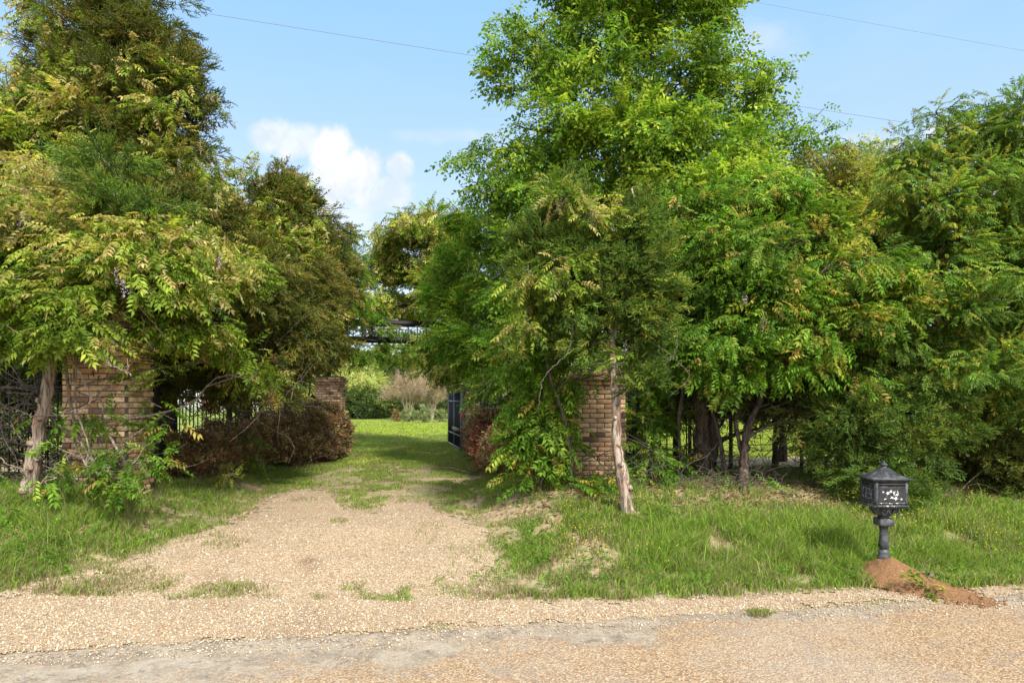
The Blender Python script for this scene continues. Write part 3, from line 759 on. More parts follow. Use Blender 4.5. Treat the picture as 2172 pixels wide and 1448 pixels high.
nz = b.noise(tc.outputs['Generated'], 9, 7, .6); nzs = b.noise(tc.outputs['Generated'], 26, 5, .6)
dist = None
def cl(px, py, rx, ry):
    u0 = (px-CX)/F; v0 = (HOR-py)/F
    du = b.math('DIVIDE', b.math('SUBTRACT', U, u0), rx/F); dv = b.math('DIVIDE', b.math('SUBTRACT', Vv, v0), ry/F)
    return b.math('SQRT', b.math('ADD', b.math('MULTIPLY', du, du), b.math('MULTIPLY', dv, dv)))
mask = None
for (px, py, rx, ry, a) in [(575, 290, 55, 40, .75), (630, 300, 75, 38, .75), (705, 320, 55, 58, 1), (740, 370, 85, 70, 1), (690, 400, 60, 55, .95), (845, 352, 32, 34, .85), (805, 410, 75, 45, .75), (700, 460, 150, 50, .6),
                          (2000, 310, 55, 60, .9), (2120, 400, 90, 100, .95), (2060, 490, 140, 80, .9), (1790, 300, 200, 26, .25), (960, 290, 160, 22, .3), (1620, 95, 150, 80, .3), (1250, 60, 200, 60, .12), (870, 560, 200, 80, .4)]:
    dd = b.math('ADD', cl(px, py, rx, ry), b.math('ADD', b.math('MULTIPLY', b.math('SUBTRACT', nz, .5), 1.5), b.math('MULTIPLY', b.math('SUBTRACT', nzs, .5), 1.3)))
    k = b.math('MULTIPLY', b.sstep(dd, 1.1, .5 if a > .7 else .0), a)
    mask = k if mask is None else b.math('MAXIMUM', mask, k)
mask = b.math('MULTIPLY', mask, b.sstep(sp.outputs[1], .13, .3))
mp = b.n('Mapping'); b.set(mp.inputs[0], tc.outputs['Generated']); mp.inputs['Scale'].default_value = (2.2, 2.2, 7); mp.inputs['Rotation'].default_value = (0, .25, 0)
ci = b.math('MULTIPLY', b.sstep(b.noise(mp.outputs[0], 1.3, 6, .6, .6), .45, .8), .22)
SKYSTR = .096
grad = b.mix(b.sstep(sp.outputs[2], .56, .1), (1.0, 1.93, 3.1), (2.05, 2.36, 2.85))
base = b.mix(.78, sky.outputs[0], grad)
base = b.mix(ci, base, (2.1, 2.45, 2.9))
nzc = b.noise(tc.outputs['Generated'], 16, 7, .62, .4)
cc = b.mix(b.sstep(nzc, .36, .6), (2.3, 2.52, 2.86), (2.95, 2.97, 3.0))
fin = b.mix(mask, base, cc)
# unseen bright cloud added overhead and towards the sun, for soft fill light
ov_fill = b.math('MAXIMUM', b.sstep(sp.outputs[1], .15, -.45), b.math('MULTIPLY', b.sstep(sp.outputs[2], .66, .86), .8))
ov_fill = b.math('MULTIPLY', ov_fill, b.sstep(b.noise(tc.outputs['Generated'], 2.5, 5, .6), .25, .6))
fin = b.mix(ov_fill, fin, (6.4, 6.5, 6.6))
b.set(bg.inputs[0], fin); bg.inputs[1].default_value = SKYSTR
sl = bpy.data.lights.new('sun', 'SUN'); sl.energy = 2.1; sl.angle = math.radians(9.0); sl.color = (1, .95, .86)
so = bpy.data.objects.new('sun', sl); COL.objects.link(so); so.location = (0, 0, 30)
from mathutils import Vector
so.rotation_euler = Vector(-SUN).to_track_quat('-Z', 'Y').to_euler()
cam = bpy.data.cameras.new('camera'); co = bpy.data.objects.new('camera', cam); COL.objects.link(co)
co.location = (0, 0, CAMZ); co.rotation_euler = (math.pi/2, 0, 0); cam.lens = 24; cam.sensor_width = 36; cam.shift_y = 121/2172; cam.clip_end = 2000; cam.clip_start = .05
scene.camera = co
vs = scene.view_settings; vs.view_transform = 'Standard'; vs.look = 'None'; vs.gamma = 1; vs.exposure = 1.88
cy = scene.cycles; cy.max_bounces = 12; cy.diffuse_bounces = 7; cy.glossy_bounces = 2; cy.transmission_bounces = 8; cy.transparent_max_bounces = 4
cy.use_denoising = True
scene.render.engine = 'CYCLES'; cy.use_denoising = True
# ------------------------------------------------------------------ brick pillars
BP = np.array([(0.466, 0.302, 0.168), (0.530, 0.383, 0.228), (0.424, 0.255, 0.144), (0.498, 0.336, 0.204), (0.382, 0.220, 0.132), (0.445, 0.313, 0.204)]); BDARK = np.array([(.13, .085, .065), (.2, .115, .08)])
def brick_pillar(label, cx, cy, w, dp, ztop, rot, seed, tone=1, corbel=True):
    rg = np.random.default_rng(seed); zb = float(terrain(cx, cy))-.12
    root = empty('brick_pillar', (cx, cy, zb+.12), label, 'pillar', 'brick gateway pillars')
    g = Geo(); ch = .0677; bl = .21; ca, sa = math.cos(rot), math.sin(rot)
    def put(c, h, col, bev, m):
        V, T = bbox3((0, 0, 0), np.array(h), bev); V = V+np.array(c)
        V = np.stack([V[:, 0]*ca-V[:, 1]*sa+cx, V[:, 0]*sa+V[:, 1]*ca+cy, V[:, 2]], 1); g.add(V, T, col, m)
    n = int((ztop-zb)/ch)
    put((0, 0, zb+n*ch/2-.005), (w/2-.01, dp/2-.01, n*ch/2-.008), (.25, .22, .2), .004, 1)
    for i in range(n):
        z = zb+i*ch+ch/2; ex = 0
        for (L, half, fx) in ((w, dp/2, 0), (w, -dp/2, 0), (dp-.17, w/2, 1), (dp-.17, -w/2, 1)):
            p = -L/2-(bl*.5 if i % 2 == fx else 0)
            while p < L/2-.01:
                a = max(p, -L/2); e = min(p+bl-0.013, L/2)
                if e-a > .03:
                    col = (BDARK if rg.random() < .11 else BP); col = col[rg.integers(len(col))]*rg.uniform(.7, 1.25)*tone
                    o = rg.uniform(0, .0035); mid = (a+e)/2; hl = (e-a)/2; sg = 1 if half > 0 else -1; th = .042
                    cc = (mid, half-sg*th+sg*o, z) if fx == 0 else (half-sg*th+sg*o, mid, z)
                    hh = (hl, th, .0285) if fx == 0 else (th, hl, .0285)
                    put(cc, hh, col, .0035, 0)
                p += bl
    g.build('shaft', [M_BRICK, M_MORTAR], root)
    if corbel:
        g = Geo(); z = zb+n*ch
        for k, (e, nn) in enumerate(((.035, 1), (.07, 1), (.03, 1))):
            put((0, 0, z+.029), (w/2+e-.008, dp/2+e-.008, .03), (.25, .22, .2), .004, 1)
            for sg in (-1, 1):
                for (L, half, fx) in ((w+2*e, dp/2+e, 0), (dp+2*e-.17, w/2+e, 1)):
                    p = -L/2-(.1 if k % 2 else 0)
                    while p < L/2-.01:
                        a = max(p, -L/2); q = min(p+bl-0.013, L/2)
                        if q-a > .03:
                            col = BP[rg.integers(len(BP))]*rg.uniform(.75, 1.05)*tone; mid = (a+q)/2; hl = (q-a)/2; th = .042
                            cc = (mid, sg*(half-th), z+.03) if fx == 0 else (sg*(half-th), mid, z+.03)
                            put(cc, (hl, th, .03) if fx == 0 else (th, hl, .03), col, .0035, 0)
                        p += bl
            z += ch
        put((0, 0, z+.012), (w/2-.02, dp/2-.02, .02), (.3, .27, .24), .006, 1)
        g.build('cap', [M_BRICK, M_MORTAR], root)
    return root

def text_obj(body, size, mat, parent, name, loc, rotz=0, ext=.004):
    cu = bpy.data.curves.new('t', 'FONT'); cu.body = body; cu.size = size; cu.extrude = ext; cu.align_x = 'CENTER'; cu.align_y = 'CENTER'
    to = bpy.data.objects.new('t', cu); COL.objects.link(to); dg = bpy.context.evaluated_depsgraph_get(); dg.update()
    me = bpy.data.meshes.new_from_object(to.evaluated_get(dg)); bpy.data.objects.remove(to); me.name = name
    me.materials.clear(); me.materials.append(mat); o = bpy.data.objects.new(name, me); COL.objects.link(o)
    o.parent = parent; o.location = [float(l-p) for l, p in zip(loc, parent.location)]; o.rotation_euler = (math.pi/2, 0, rotz); return o

p1 = brick_pillar('wide tan brick pillar with a black house number behind the leaning cedar trunk', -4.9, 8.32, .74, .64, 2.75, 0, 1, 1.4)
p2 = brick_pillar('tan brick pillar standing behind the thin pale cedar trunk in the middle', 1.26, 10.05, .71, .64, 2.05, 0, 2, 1.05)
p3 = brick_pillar('weathered brick gate pillar with stepped cap behind the trimmed dark hedge', -4.98, 18.7, .68, .5, 2.2, -.08, 3, 1.1)
p4 = brick_pillar('shaded brick gate pillar hung with vines, holding the open iron gate', -1.08, 19.6, .62, .6, 2.2, .25, 4, 1.1)
M_NUM = simple_mat('black_number', (.01, .01, .01), .4, 0, .5)
for ch, px, py in (('4', 197, 794), ('5', 211, 804)):
    q = P(px, py, 8.0-.006); text_obj(ch, .105, M_NUM, p1, 'house_number', (q[0], 7.988, q[2]))

# ------------------------------------------------------------------ iron fences
def iron_fence(label, pts, seed, h=1.45, posts=4, sp=.15):
    c = curve([(x, y, 0) for x, y in pts], 80); d = np.r_[0, np.cumsum(np.linalg.norm(np.diff(c[:, :2], axis=0), axis=1))]; L = d[-1]
    at = lambda t: (np.interp(t, d, c[:, 0]), np.interp(t, d, c[:, 1]))
    z0 = lambda t: float(terrain(*at(t)))
    root = empty('iron_fence', (*at(0), z0(0)), label, 'fence', 'black iron fence panels')
    def bar(a, b_, r):
        return tube(np.array([a, b_], float), [r, r], 4)
    n = int(L/sp); g = Geo()
    for i in range(n+1):
        t = L*i/n; x, y = at(t); z = z0(t)
        V, T = bar((x, y, z+.08), (x, y, z+h), .0115); g.add(V, T)
        V, T = tube(np.array([(x, y, z+h-.01), (x, y, z+h+.03), (x, y, z+h+.09)]), [.012, .022, .001], 4); g.add(V, T)
    g.build('picket_panel', M_IRON, root)
    for zz in (.2, h-.16):
        k = max(4, int(L/.5)); pp = [(*at(t), z0(t)+zz) for t in np.linspace(0, L, k)]
        g = Geo(); V, T = tube(np.array(pp), [.024]*k, 4); g.add(V, T); g.build('rail', M_IRON, root)
    for t in np.linspace(.25, L-.25, posts):
        x, y = at(t); z = z0(t); g = Geo(); V, T = bbox3((x, y, z+h/2), (.045, .045, h/2+.06), .006); g.add(V, T)
        V, T = lathe((x, y, z+h+.06), [(.0, 0), (.052, .002), (.05, .02), (.02, .045), (.001, .06)], 8); g.add(V, T); g.build('post', M_IRON, root)
    return root
def xy(px, d): return ((px-CX)/F*d, d)
iron_fence('black iron fence above the dark hedge between the number pillar and the capped gate pillar', [(-4.6, 8.7), xy(372, 11.3), xy(474, 13.2), xy(608, 15.8), xy(668, 18.3)], 1, 1.5, 5)
iron_fence('black iron fence in deep shade at the far left of the number pillar', [(-5.28, 8.5), (-6.4, 8.75), (-8.4, 9.2), (-11, 9.8)], 2, 1.45, 4)
iron_fence('black iron fence between the vine hung gate pillar and the middle brick pillar', [(1.0, 10.35), xy(1180, 11.6), xy(1125, 13.6), xy(1075, 16.2), xy(1022, 19.1)], 3, 1.5, 5)
def wire_fence():
    P0 = [xy(1462, 11.0), xy(1549, 10.6), xy(1700, 11.2), xy(1860, 11.9), xy(2060, 12.6), xy(2300, 13.4)]
    root = empty('wire_fence', (*P0[0], float(terrain(*P0[0]))), 'old wire fence on thin dark posts behind the cedar trunks of the right bank', 'fence')
    for x, y in P0:
        z = float(terrain(x, y)); g = Geo(); V, T = tube(np.array([(x, y, z-.1), (x+.01, y, z+.5), (x, y, z+1.15)]), [.032, .03, .026], 6, .15); g.add(V, T); g.build('post', M_BARKDARK, root)
    for h in (.35, .65, 1.0):
        g = Geo(); V, T = tube(np.array([(x, y, float(terrain(x, y))+h) for x, y in P0]), .004, 4); g.add(V, T); g.build('wire', M_WIRE, root)
M_WIRE = simple_mat('wire_sheath', (.16, .17, .2), .6)
iron_fence('short black iron fence end between the middle brick pillar and the stout dark trunk', [(1.62, 10.1), xy(1380, 10.4), xy(1456, 10.9)], 4, 1.3, 2)
wire_fence()

# ------------------------------------------------------------------ gate leaf and arch
def gate():
    A = np.array(xy(979, 18.95)); B = np.array(xy(952, 22.2)); z = float(terrain(*A))+.1; H = 1.62
    root = empty('iron_gate', (A[0], A[1], z-.1), 'black iron gate leaf swung open into the lawn', 'gate')
    L = np.linalg.norm(B-A); u = (B-A)/L
    pt = lambda t, h: np.array([A[0]+u[0]*t, A[1]+u[1]*t, z+h])
    def bar(g, p, q, r): V, T = tube(np.array([p, q]), [r, r], 4); g.add(V, T)
    g = Geo()
    for t in (.03, L*.5, L-.03): bar(g, pt(t, 0), pt(t, H), .04)
    bar(g, pt(0, .02), pt(L, .02), .035); bar(g, pt(0, H), pt(L, H), .035); g.build('gate_frame', M_IRONEDGE, root)
    for h in (.38, H-.26):
        g = Geo(); bar(g, pt(0, h), pt(L, h), .03); g.build('rail', M_IRONEDGE, root)
    g = Geo()
    for t in np.arange(.12, L, .1): bar(g, pt(t, .02), pt(t, H), .014)
    for h in np.arange(.5, H-.3, .1): bar(g, pt(.05, h), pt(L-.05, h), .008)
    g.build('gate_bars', M_IRON, root)
    g = Geo(); q = (pt(.3, .55)+pt(1.9, .55))/2; V, T = box(q+np.array([-.04, 0, 0]), (.012, .8, .05), math.atan2(u[1], u[0])-math.pi/2); g.add(V, T); g.build('operator_arm', M_IRONEDGE, root)
    g = Geo(); V, T = bbox3(pt(.02, .95)+np.array([.02, -.07, 0]), (.035, .02, .07), .006); g.add(V, T); g.build('reflector', simple_mat('red_plastic', (.5, .03, .02), .4), root)
gate()
def arch():
    a = P(697, 800, 18.55); c = P(990, 800, 19.4)
    root = empty('gate_arch', (a[0], a[1], float(terrain(a[0], a[1]))), 'black iron arch with two rails spanning the gateway under vines', 'arch')
    for q in (a, c):
        g = Geo(); V, T = bbox3((q[0], q[1], 3.0), (.055, .055, .98), .008); g.add(V, T); g.build('post', M_IRON, root)
    for z in (3.42, 3.88):
        g = Geo(); dx = c-a; dx[2] = 0; L = np.linalg.norm(dx); V, T = box(((a+c)/2)[:2].tolist()+[z], (L/2+.15, .06, .085), math.atan2(dx[1], dx[0])); g.add(V, T); g.build('beam', M_IRON, root)
    g = Geo()
    for t in np.linspace(.04, .96, 15):
        p = a+(c-a)*t; V, T = tube(np.array([(p[0], p[1], 3.48), (p[0], p[1], 3.82)]), [.016]*2, 5); g.add(V, T)
        ring = np.array([(p[0]+.09*math.cos(k), p[1], 3.65+.09*math.sin(k)) for k in np.linspace(0, 6.28, 13)]); V, T = tube(ring, .01, 4, caps=False); g.add(V, T)
    g.build('scrollwork', M_IRON, root)
arch()

# ------------------------------------------------------------------ white house far beyond the fence
def house():
    d = 74; x0 = (300-CX)/F*d; x1 = (576-CX)/F*d; z = float(terrain((x0+x1)/2, d)); root = empty('white_house', ((x0+x1)/2, d, z), 'long white house far across the lawn seen through the iron fence', 'house')
    cx = (x0+x1)/2; hw = (x1-x0)/2
    g = Geo(); V, T = box((cx, d+4, z+1.35), (hw, 4, 1.45)); g.add(V, T); g.build('wall', M_WHITE, root)
    g = Geo(); e = hw+.5; ridge = z+4.6; V = np.array([(cx-e, d-.5, z+2.8), (cx+e, d-.5, z+2.8), (cx+e, d+8.5, z+2.8), (cx-e, d+8.5, z+2.8), (cx-e, d+4, ridge), (cx+e, d+4, ridge)]); T = np.array([[0, 1, 5], [0, 5, 4], [2, 3, 4], [2, 4, 5], [0, 4, 3], [1, 2, 5], [0, 3, 2], [0, 2, 1]]); g.add(V, T); g.build('roof', M_ROOF, root)
    for k in (-.7, -.25, .3, .75):
        g = Geo(); V, T = box((cx+k*hw, d-.02, z+1.6), (.55, .04, .6)); g.add(V, T); wn = g.build('window', M_GLASS, root)
        g = Geo()
        for s in (-1, 1):
            V, T = box((cx+k*hw+s*.62, d-.04, z+1.6), (.07, .05, .75)); g.add(V, T); V, T = box((cx+k*hw, d-.04, z+1.6+s*.68), (.55, .05, .07)); g.add(V, T)
        fr = g.build('frame', M_WHITE, None); fr.parent = wn; fr.matrix_parent_inverse = wn.matrix_world.inverted(); fr.location = tuple(-v for v in root.location)
    g = Geo(); V, T = box((cx+.02*hw, d-.03, z+1.05), (.5, .04, 1.05)); g.add(V, T); g.build('door', simple_mat('door_paint', (.2, .08, .06), .5), root)
house()

# ------------------------------------------------------------------ mailbox on its dirt mound
def iron_worn(chip=0):
    m, nt, out = newmat('weathered_cast_metal'); b = NB(nt); tc = b.n('TexCoord'); pos = tc.outputs['Object']
    n1 = b.noise(pos, 9, 6, .65); n2 = b.noise(pos, 60, 4, .6); n3 = b.noise(pos, 3, 3)
    c = b.mix(b.sstep(n1, .42, .68), (.012, .013, .015), (.075, .08, .092)); c = b.mix(b.math('MULTIPLY', b.sstep(n2, .58, .72), .5), c, (.15, .155, .17))
    c = b.mix(b.math('MULTIPLY', b.sstep(n3, .6, .75), .4), c, (.1, .1, .11))
    if chip: c = b.mix(b.sstep(b.noise(pos, 34, 4, .7), .56, .6), c, (.55, .53, .48))
    pr = b.n('BsdfPrincipled'); b.set(pr.inputs['Base Color'], c); b.set(pr.inputs['Roughness'], b.math('ADD', .42, b.math('MULTIPLY', n1, .3))); pr.inputs['Specular IOR Level'].default_value = .5
    bp = b.n('Bump'); bp.inputs['Strength'].default_value = .35; bp.inputs['Distance'].default_value = .003; b.set(bp.inputs['Height'], n2); nt.links.new(bp.outputs[0], pr.inputs['Normal'])
    nt.links.new(pr.outputs[0], out.inputs[0]); return m
def mailbox():
    M = iron_worn(); cx, cy = 3.672, 6.745; hw, hd = .155, .142
    root = empty('mailbox', (cx, cy, float(terrain(cx, cy))), 'black cast metal mailbox on an ornate post with flaking white flower panels', 'mailbox')
    def B(name, parts, mat=M, par=root):
        g = Geo()
        for V, T in parts: g.add(V, T)
        return g.build(name, mat, par)
    sq = lambda hx, hy, z: [(cx-hx, cy-hy, z), (cx+hx, cy-hy, z), (cx+hx, cy+hy, z), (cx-hx, cy+hy, z)]
    def loft(levels):
        V = np.array([v for l in levels for v in sq(*l)]); T = []
        for k in range(len(levels)-1):
            for j in range(4):
                a = 4*k+j; c = 4*k+(j+1) % 4; T += [[a, c, c+4], [a, c+4, a+4]]
        T += [[0, 2, 1], [0, 3, 2]]; t = 4*(len(levels)-1); T += [[t, t+1, t+2], [t, t+2, t+3]]
        return V, np.array(T)
    # box with flared plinth and corner mouldings
    B('box', [loft([(.12, .11, .735), (hw+.012, hd+.012, .745), (hw+.014, hd+.014, .757), (hw, hd, .772), (hw-.004, hd-.004, .985), (hw+.008, hd+.008, 1.0), (hw+.008, hd+.008, 1.012)])])
    B('plinth_edge', [bbox3((cx, cy-hd-.014, .762), (hw+.008, .003, .006), .001), bbox3((cx, cy-hd-.0095, .788), (hw-.03, .002, .0045), .001)], iron_worn(1))
    fr = []
    for sx in (-1, 1):
        fr.append(bbox3((cx+sx*(hw-.013), cy-hd-.002, .88), (.013, .006, .105), .003)); fr.append(bbox3((cx-hw-.002, cy+sx*(hd-.013), .88), (.006, .013, .105), .003))
    for z in (.79, .945, .972): fr.append(bbox3((cx, cy-hd-.002, z), (hw-.027, .0055, .006), .002)); fr.append(bbox3((cx-hw-.002, cy, z), (.0055, hd-.027, .006), .002))
    B('panel_moulding', fr)
    B('mail_door', [bbox3((cx+.004, cy-hd-.001, .866), (hw-.03, .003, .07), .002)])
    B('roof', [loft([(hw+.012, hd+.012, 1.008), (hw+.034, hd+.034, 1.013), (hw+.036, hd+.036, 1.024), (.13, .12, 1.045), (.093, .086, 1.068), (.062, .058, 1.092), (.042, .04, 1.112), (.034, .033, 1.12)])])
    B('finial', [lathe((cx, cy, 0), [(.034, 1.118), (.026, 1.128), (.024, 1.134), (.032, 1.14), (.035, 1.15), (.03, 1.158), (.014, 1.165), (.009, 1.172), (.013, 1.178), (.008, 1.186), (.0005, 1.19)], 16)])
    B('bowl', [lathe((cx, cy, 0), [(.045, .636), (.06, .645), (.095, .668), (.118, .695), (.126, .715), (.128, .738)], 8, rot=math.pi/8)])
    ch = []
    for k in range(5):
        a0 = -2.75+k*.5; ts = np.linspace(0, 1, 9); r = .128
        ch.append(tube(np.array([(cx+r*math.cos(a0+.5*t), cy+r*math.sin(a0+.5*t), .725-.055*math.sin(math.pi*t)) for t in ts]), .006, 5))
    B('swag', ch)
    B('collar', [bbox3((cx, cy, .633), (.036, .036, .012), .003), bbox3((cx, cy, .588), (.07, .07, .036), .006)])
    B('post', [lathe((cx, cy, 0), [(.05, .555), (.042, .54), (.038, .5), (.04, .43), (.047, .37), (.05, .345), (.044, .325), (.034, .318), (.036, .31), (.052, .3), (.055, .285), (.055, .262), (.06, .255), (.06, .0)], 12)])
    M_FL = simple_mat('flaking_paint', (.5, .5, .5), .8, 0, .2, attr=True)
    def relief(name, face, w, h, z0, fl, white):
        """embossed flower panel, white paint left on its raised petals"""
        n, m = 70, 44; A, Z = np.meshgrid(np.linspace(-w, w, n), np.linspace(-h, h, m)); H = np.zeros(A.shape)
        for fx, fz, fr, ph in fl:
            r = np.hypot(A-fx, Z-fz); an = np.arctan2(Z-fz, A-fx); H = np.maximum(H, np.clip(1.25-r/(fr*(.62+.38*np.cos(5*an+ph))), 0, 1)*np.clip(r/fr*3+.3, 0, 1))
        Y = -.002-.006*np.minimum(H*1.6, 1)
        V = np.stack([cx+A, cy-hd-.004+Y, z0+Z], -1) if face == 0 else np.stack([cx-hw-.004+Y, cy-A, z0+Z], -1)
        i, j = np.meshgrid(np.arange(n-1), np.arange(m-1)); q = (j*n+i).ravel(); T = np.concatenate([np.stack([q, q+1, q+n+1], 1), np.stack([q, q+n+1, q+n], 1)])
        hc = H.ravel()[T].mean(1); V = V.reshape(-1, 3); c = V[T].mean(1); u = c[:, 0] if face == 0 else c[:, 1]
        wear = fbm(u*45, c[:, 2]*45, 7, 3); on = np.clip((hc-.25)*4, 0, 1)*smooth(.36, .5, wear)
        C = np.array([.02, .021, .024])*(.6+wear[:, None]*1.6)*(1-on[:, None])+np.array(white)*on[:, None]*(.7+.5*wear[:, None])
        g = Geo(); g.add(V, T, C); g.build(name, M_FL, root)
    relief('flower_panel', 0, hw-.03, .066, .868, [(-.06, -.03, .026, 0), (.0, -.024, .024, 1), (.036, -.03, .026, 2), (.015, .0, .022, .4), (-.042, .018, .022, 3), (.022, .024, .02, .8), (.05, .006, .02, 2.2), (-.012, .034, .018, 1.5), (.058, .034, .018, .3), (-.085, .03, .014, 1), (.09, -.04, .014, 2)], (.68, .67, .63))
    relief('flower_panel', 1, hd-.03, .07, .868, [(a, z, .026, a*40) for a in (-.075, -.02, .035, .08) for z in (-.04, 0, .04)], (.17, .17, .18))
    text_obj('U.S. MAIL', .026, simple_mat('raised_letters', (.008, .008, .009), .5), root, 'lettering', (cx+.01, cy-hd-.009, .9585), 0, .003)
mailbox()

def mound():
    A = np.array([3.69, 6.62]); Bp = np.array([4.12, 6.08]); rg = np.random.default_rng(4)
    def hf(x, y):
        t = np.clip(((x-A[0])*(Bp[0]-A[0])+(y-A[1])*(Bp[1]-A[1]))/((Bp-A)**2).sum(), 0, 1); qx = A[0]+t*(Bp[0]-A[0]); qy = A[1]+t*(Bp[1]-A[1])
        n = (fbm(x*5, y*5, 5)-.5)*.5; r = np.hypot(x-qx, y-qy)/(.35-.16*t)*(1+n)
        return 0.205*(1-t)**1.1*np.clip(1-r**1.25, -.2, 1)+.012*np.clip(1-r, -.3, 1)+(fbm(x*22, y*22, 6, 3)-.5)*.03*np.clip(1.25-r, 0, 1)
    top = lambda x, y: np.where(sdist(x, y) < .0, .008, terrain(x, y)+.009)
    m, nt, out = newmat('red_brown_soil'); b = NB(nt); tc = b.n('TexCoord'); n1 = b.noise(tc.outputs['Object'], 90, 5, .65); n2 = b.noise(tc.outputs['Object'], 9, 4)
    c = b.mix(b.sstep(n1, .35, .7), (.12, .062, .03), (.26, .145, .072)); c = b.mix(b.math('MULTIPLY', b.sstep(n2, .5, .7), .5), c, (.18, .105, .058))
    pr = b.n('BsdfPrincipled'); b.set(pr.inputs['Base Color'], c); pr.inputs['Roughness'].default_value = 1; pr.inputs['Specular IOR Level'].default_value = .05
    bp = b.n('Bump'); bp.inputs['Strength'].default_value = .9; bp.inputs['Distance'].default_value = .008; b.set(bp.inputs['Height'], n1); nt.links.new(bp.outputs[0], pr.inputs['Normal']); nt.links.new(pr.outputs[0], out.inputs[0])
    o = grid_mesh('dirt_mound', np.arange(3.0, 4.8, .018), np.arange(5.7, 7.3, .018), lambda x, y: top(x, y)+np.maximum(hf(x, y), -.004)+.004, m, lambda x, y: hf(x, y)+(fbm(x*30, y*30, 12, 2)-.5)*.012 > .0)
    tag(o, 'small heap of reddish brown soil piled round the mailbox post and spilling onto the road', 'mound')
mound()
def clods():
    rg = np.random.default_rng(14); g = Geo(); n = 420; t = rg.random(n); a = rg.uniform(0, 6.28, n); rr = rg.random(n)**.6*(.5-.2*t)
    x = 3.69+.43*t+rr*np.cos(a); y = 6.62-.54*t+rr*np.sin(a); r = rg.gamma(2, .003, n)+.002
    for k in range(n):
        h = .2*(1-t[k])**1.1*max(0, 1-(rr[k]/(.35-.16*t[k]))**1.25); V, T = box((x[k], y[k], max(.01, float(terrain(x[k], y[k]))+.01 if sdist(x[k], y[k]) > 0 else .01)+h), r[k]*rg.uniform(.6, 1, 3), rg.uniform(0, 3)); g.add(V+rg.normal(0, r[k]*.2, V.shape), T)
    m = simple_mat('soil_clod', (.2, .11, .055), 1, 0, .05, .6, 50, (.1, .05, .03)); tag(g.build('soil', m), 'loose crumbs of reddish soil scattered over and round the heap under the mailbox', 'soil', kind='stuff')
clods()

# ------------------------------------------------------------------ overhead wires
M_WIRE = simple_mat('wire_sheath', (.16, .17, .2), .6)
def wire(label, a, b_, r, ext=1.2, sag=.4):
    a = np.array(a); b_ = np.array(b_); t = np.linspace(-ext, 1+ext, 80)[:, None]; p = a+(b_-a)*t; L = np.linalg.norm(b_-a); p[:, 2] += (sag*(t[:, 0]*(t[:, 0]-1)))*L*.01
    g = Geo(); V, T = tube(p, r, 5); g.add(V, T); tag(g.build('power_line', M_WIRE), label, 'power line', 'overhead wires')
wire('dark thin overhead wire running behind the tall elm in the middle of the sky', P(320, 10, 24), P(1960, 266, 30), .0095)
wire('faint overhead wire crossing the open sky above the right hand trees', P(1575, 0, 30), P(2172, 108, 32), .0065)
# ------------------------------------------------------------------ trees, vines and hedges near the gate
G = ground
def zt(p, dz=0): p = np.array(p, float); return p+np.array([0, 0, dz])
def trunk(base, pts): return [zt(base, -.15)]+[P(*p) for p in pts]

# --- tall cedar behind on the far left
b0 = gpt(205, 11.6)
plant('cedar_tree', 'tallest dark olive cedar, overgrown with vines and cut off by the top of the picture', 'tree', b0, [(trunk(b0, [(215, 700, 11.6), (235, 350, 11.5), (265, 60, 11.5), (285, -120, 11.5)]), .2, .03)],
 [(285, -90, 11.5, 60, 60, .6), (310, 30, 11.4, 70, 60, .6), (250, 0, 11.5, 70, 60, .7), (335, 110, 11.3, 75, 60, .7), (240, 100, 11.5, 90, 70, .9), (385, 165, 11.2, 45, 45, .5), (412, 235, 11.2, 45, 26, .4), (300, 205, 11.2, 105, 70, .9), (200, 220, 11.2, 110, 80, 1.0), (380, 300, 11, 60, 55, .6), (250, 320, 10.9, 110, 80, .9), (140, 150, 11.5, 55, 60, .7), (110, 290, 11, 100, 90, 1), (20, 330, 11, 80, 80, 1), (335, 400, 10.9, 90, 70, .8), (170, 60, 11.6, 60, 50, .6), (130, 420, 11, 120, 80, .9)],
 'cedar', 'cedar', 101, 120, .22, 1.25, .3, .0, M_BARKDARK, 'cedars of the gateway', extra=None)
# wisteria over it
v = plant('wisteria_vine', 'yellow bronze wisteria draped over the tall cedar with faded flower strings', 'vine', gpt(130, 11.0), [(trunk(gpt(130, 11.0), [(150, 700, 10.8), (120, 400, 10.6), (150, 120, 10.9)]), .035, .01)],
 [(130, 40, 11, 55, 45, .5, .55, .5), (60, 110, 11, 45, 35, .4, .5, .35), (105, 195, 10.6, 110, 55, .6, .5, .8), (185, 265, 10.3, 90, 50, .5, .55, .9), (290, 130, 10.7, 50, 35, .3, .45, .5), (390, 365, 10.3, 65, 45, .5, .5), (60, 300, 10.3, 80, 60, .6, .4), (330, 260, 10.4, 75, 50, .4, .35, .8), (405, 205, 10.8, 48, 36, .3, .35, .5), (250, 190, 10.4, 60, 40, .3, .45, .6), (30, 200, 10.5, 60, 50, .5, .3), (450, 410, 10.5, 55, 40, .4, .5, .8), (200, 330, 10.1, 70, 40, .35, .4, .6)],
 'wist', 'wist', 102, 95, .4, .9, .28, .25, M_TWIG, 'wisteria vines', limb=.015, extra=strands([[(60, 110, 11), (30, 70, 11), (8, 20, 11)], [(70, 120, 11), (40, 85, 11), (12, 75, 11)], [(320, 60, 11), (370, 190, 11), (350, 100, 11)], [(450, 400, 10.5), (500, 378, 10.5), (560, 395, 10.6)]], .006, .003))
rgx = np.random.default_rng(31)
for px, py, d, l in ((40, 85, 11, .2), (25, 95, 11, .18), (380, 335, 10, .2), (130, 320, 9.9, .2), (425, 300, 10.4, .2)): raceme(v, P(px, py, d), l, rgx, px in (130, 380))

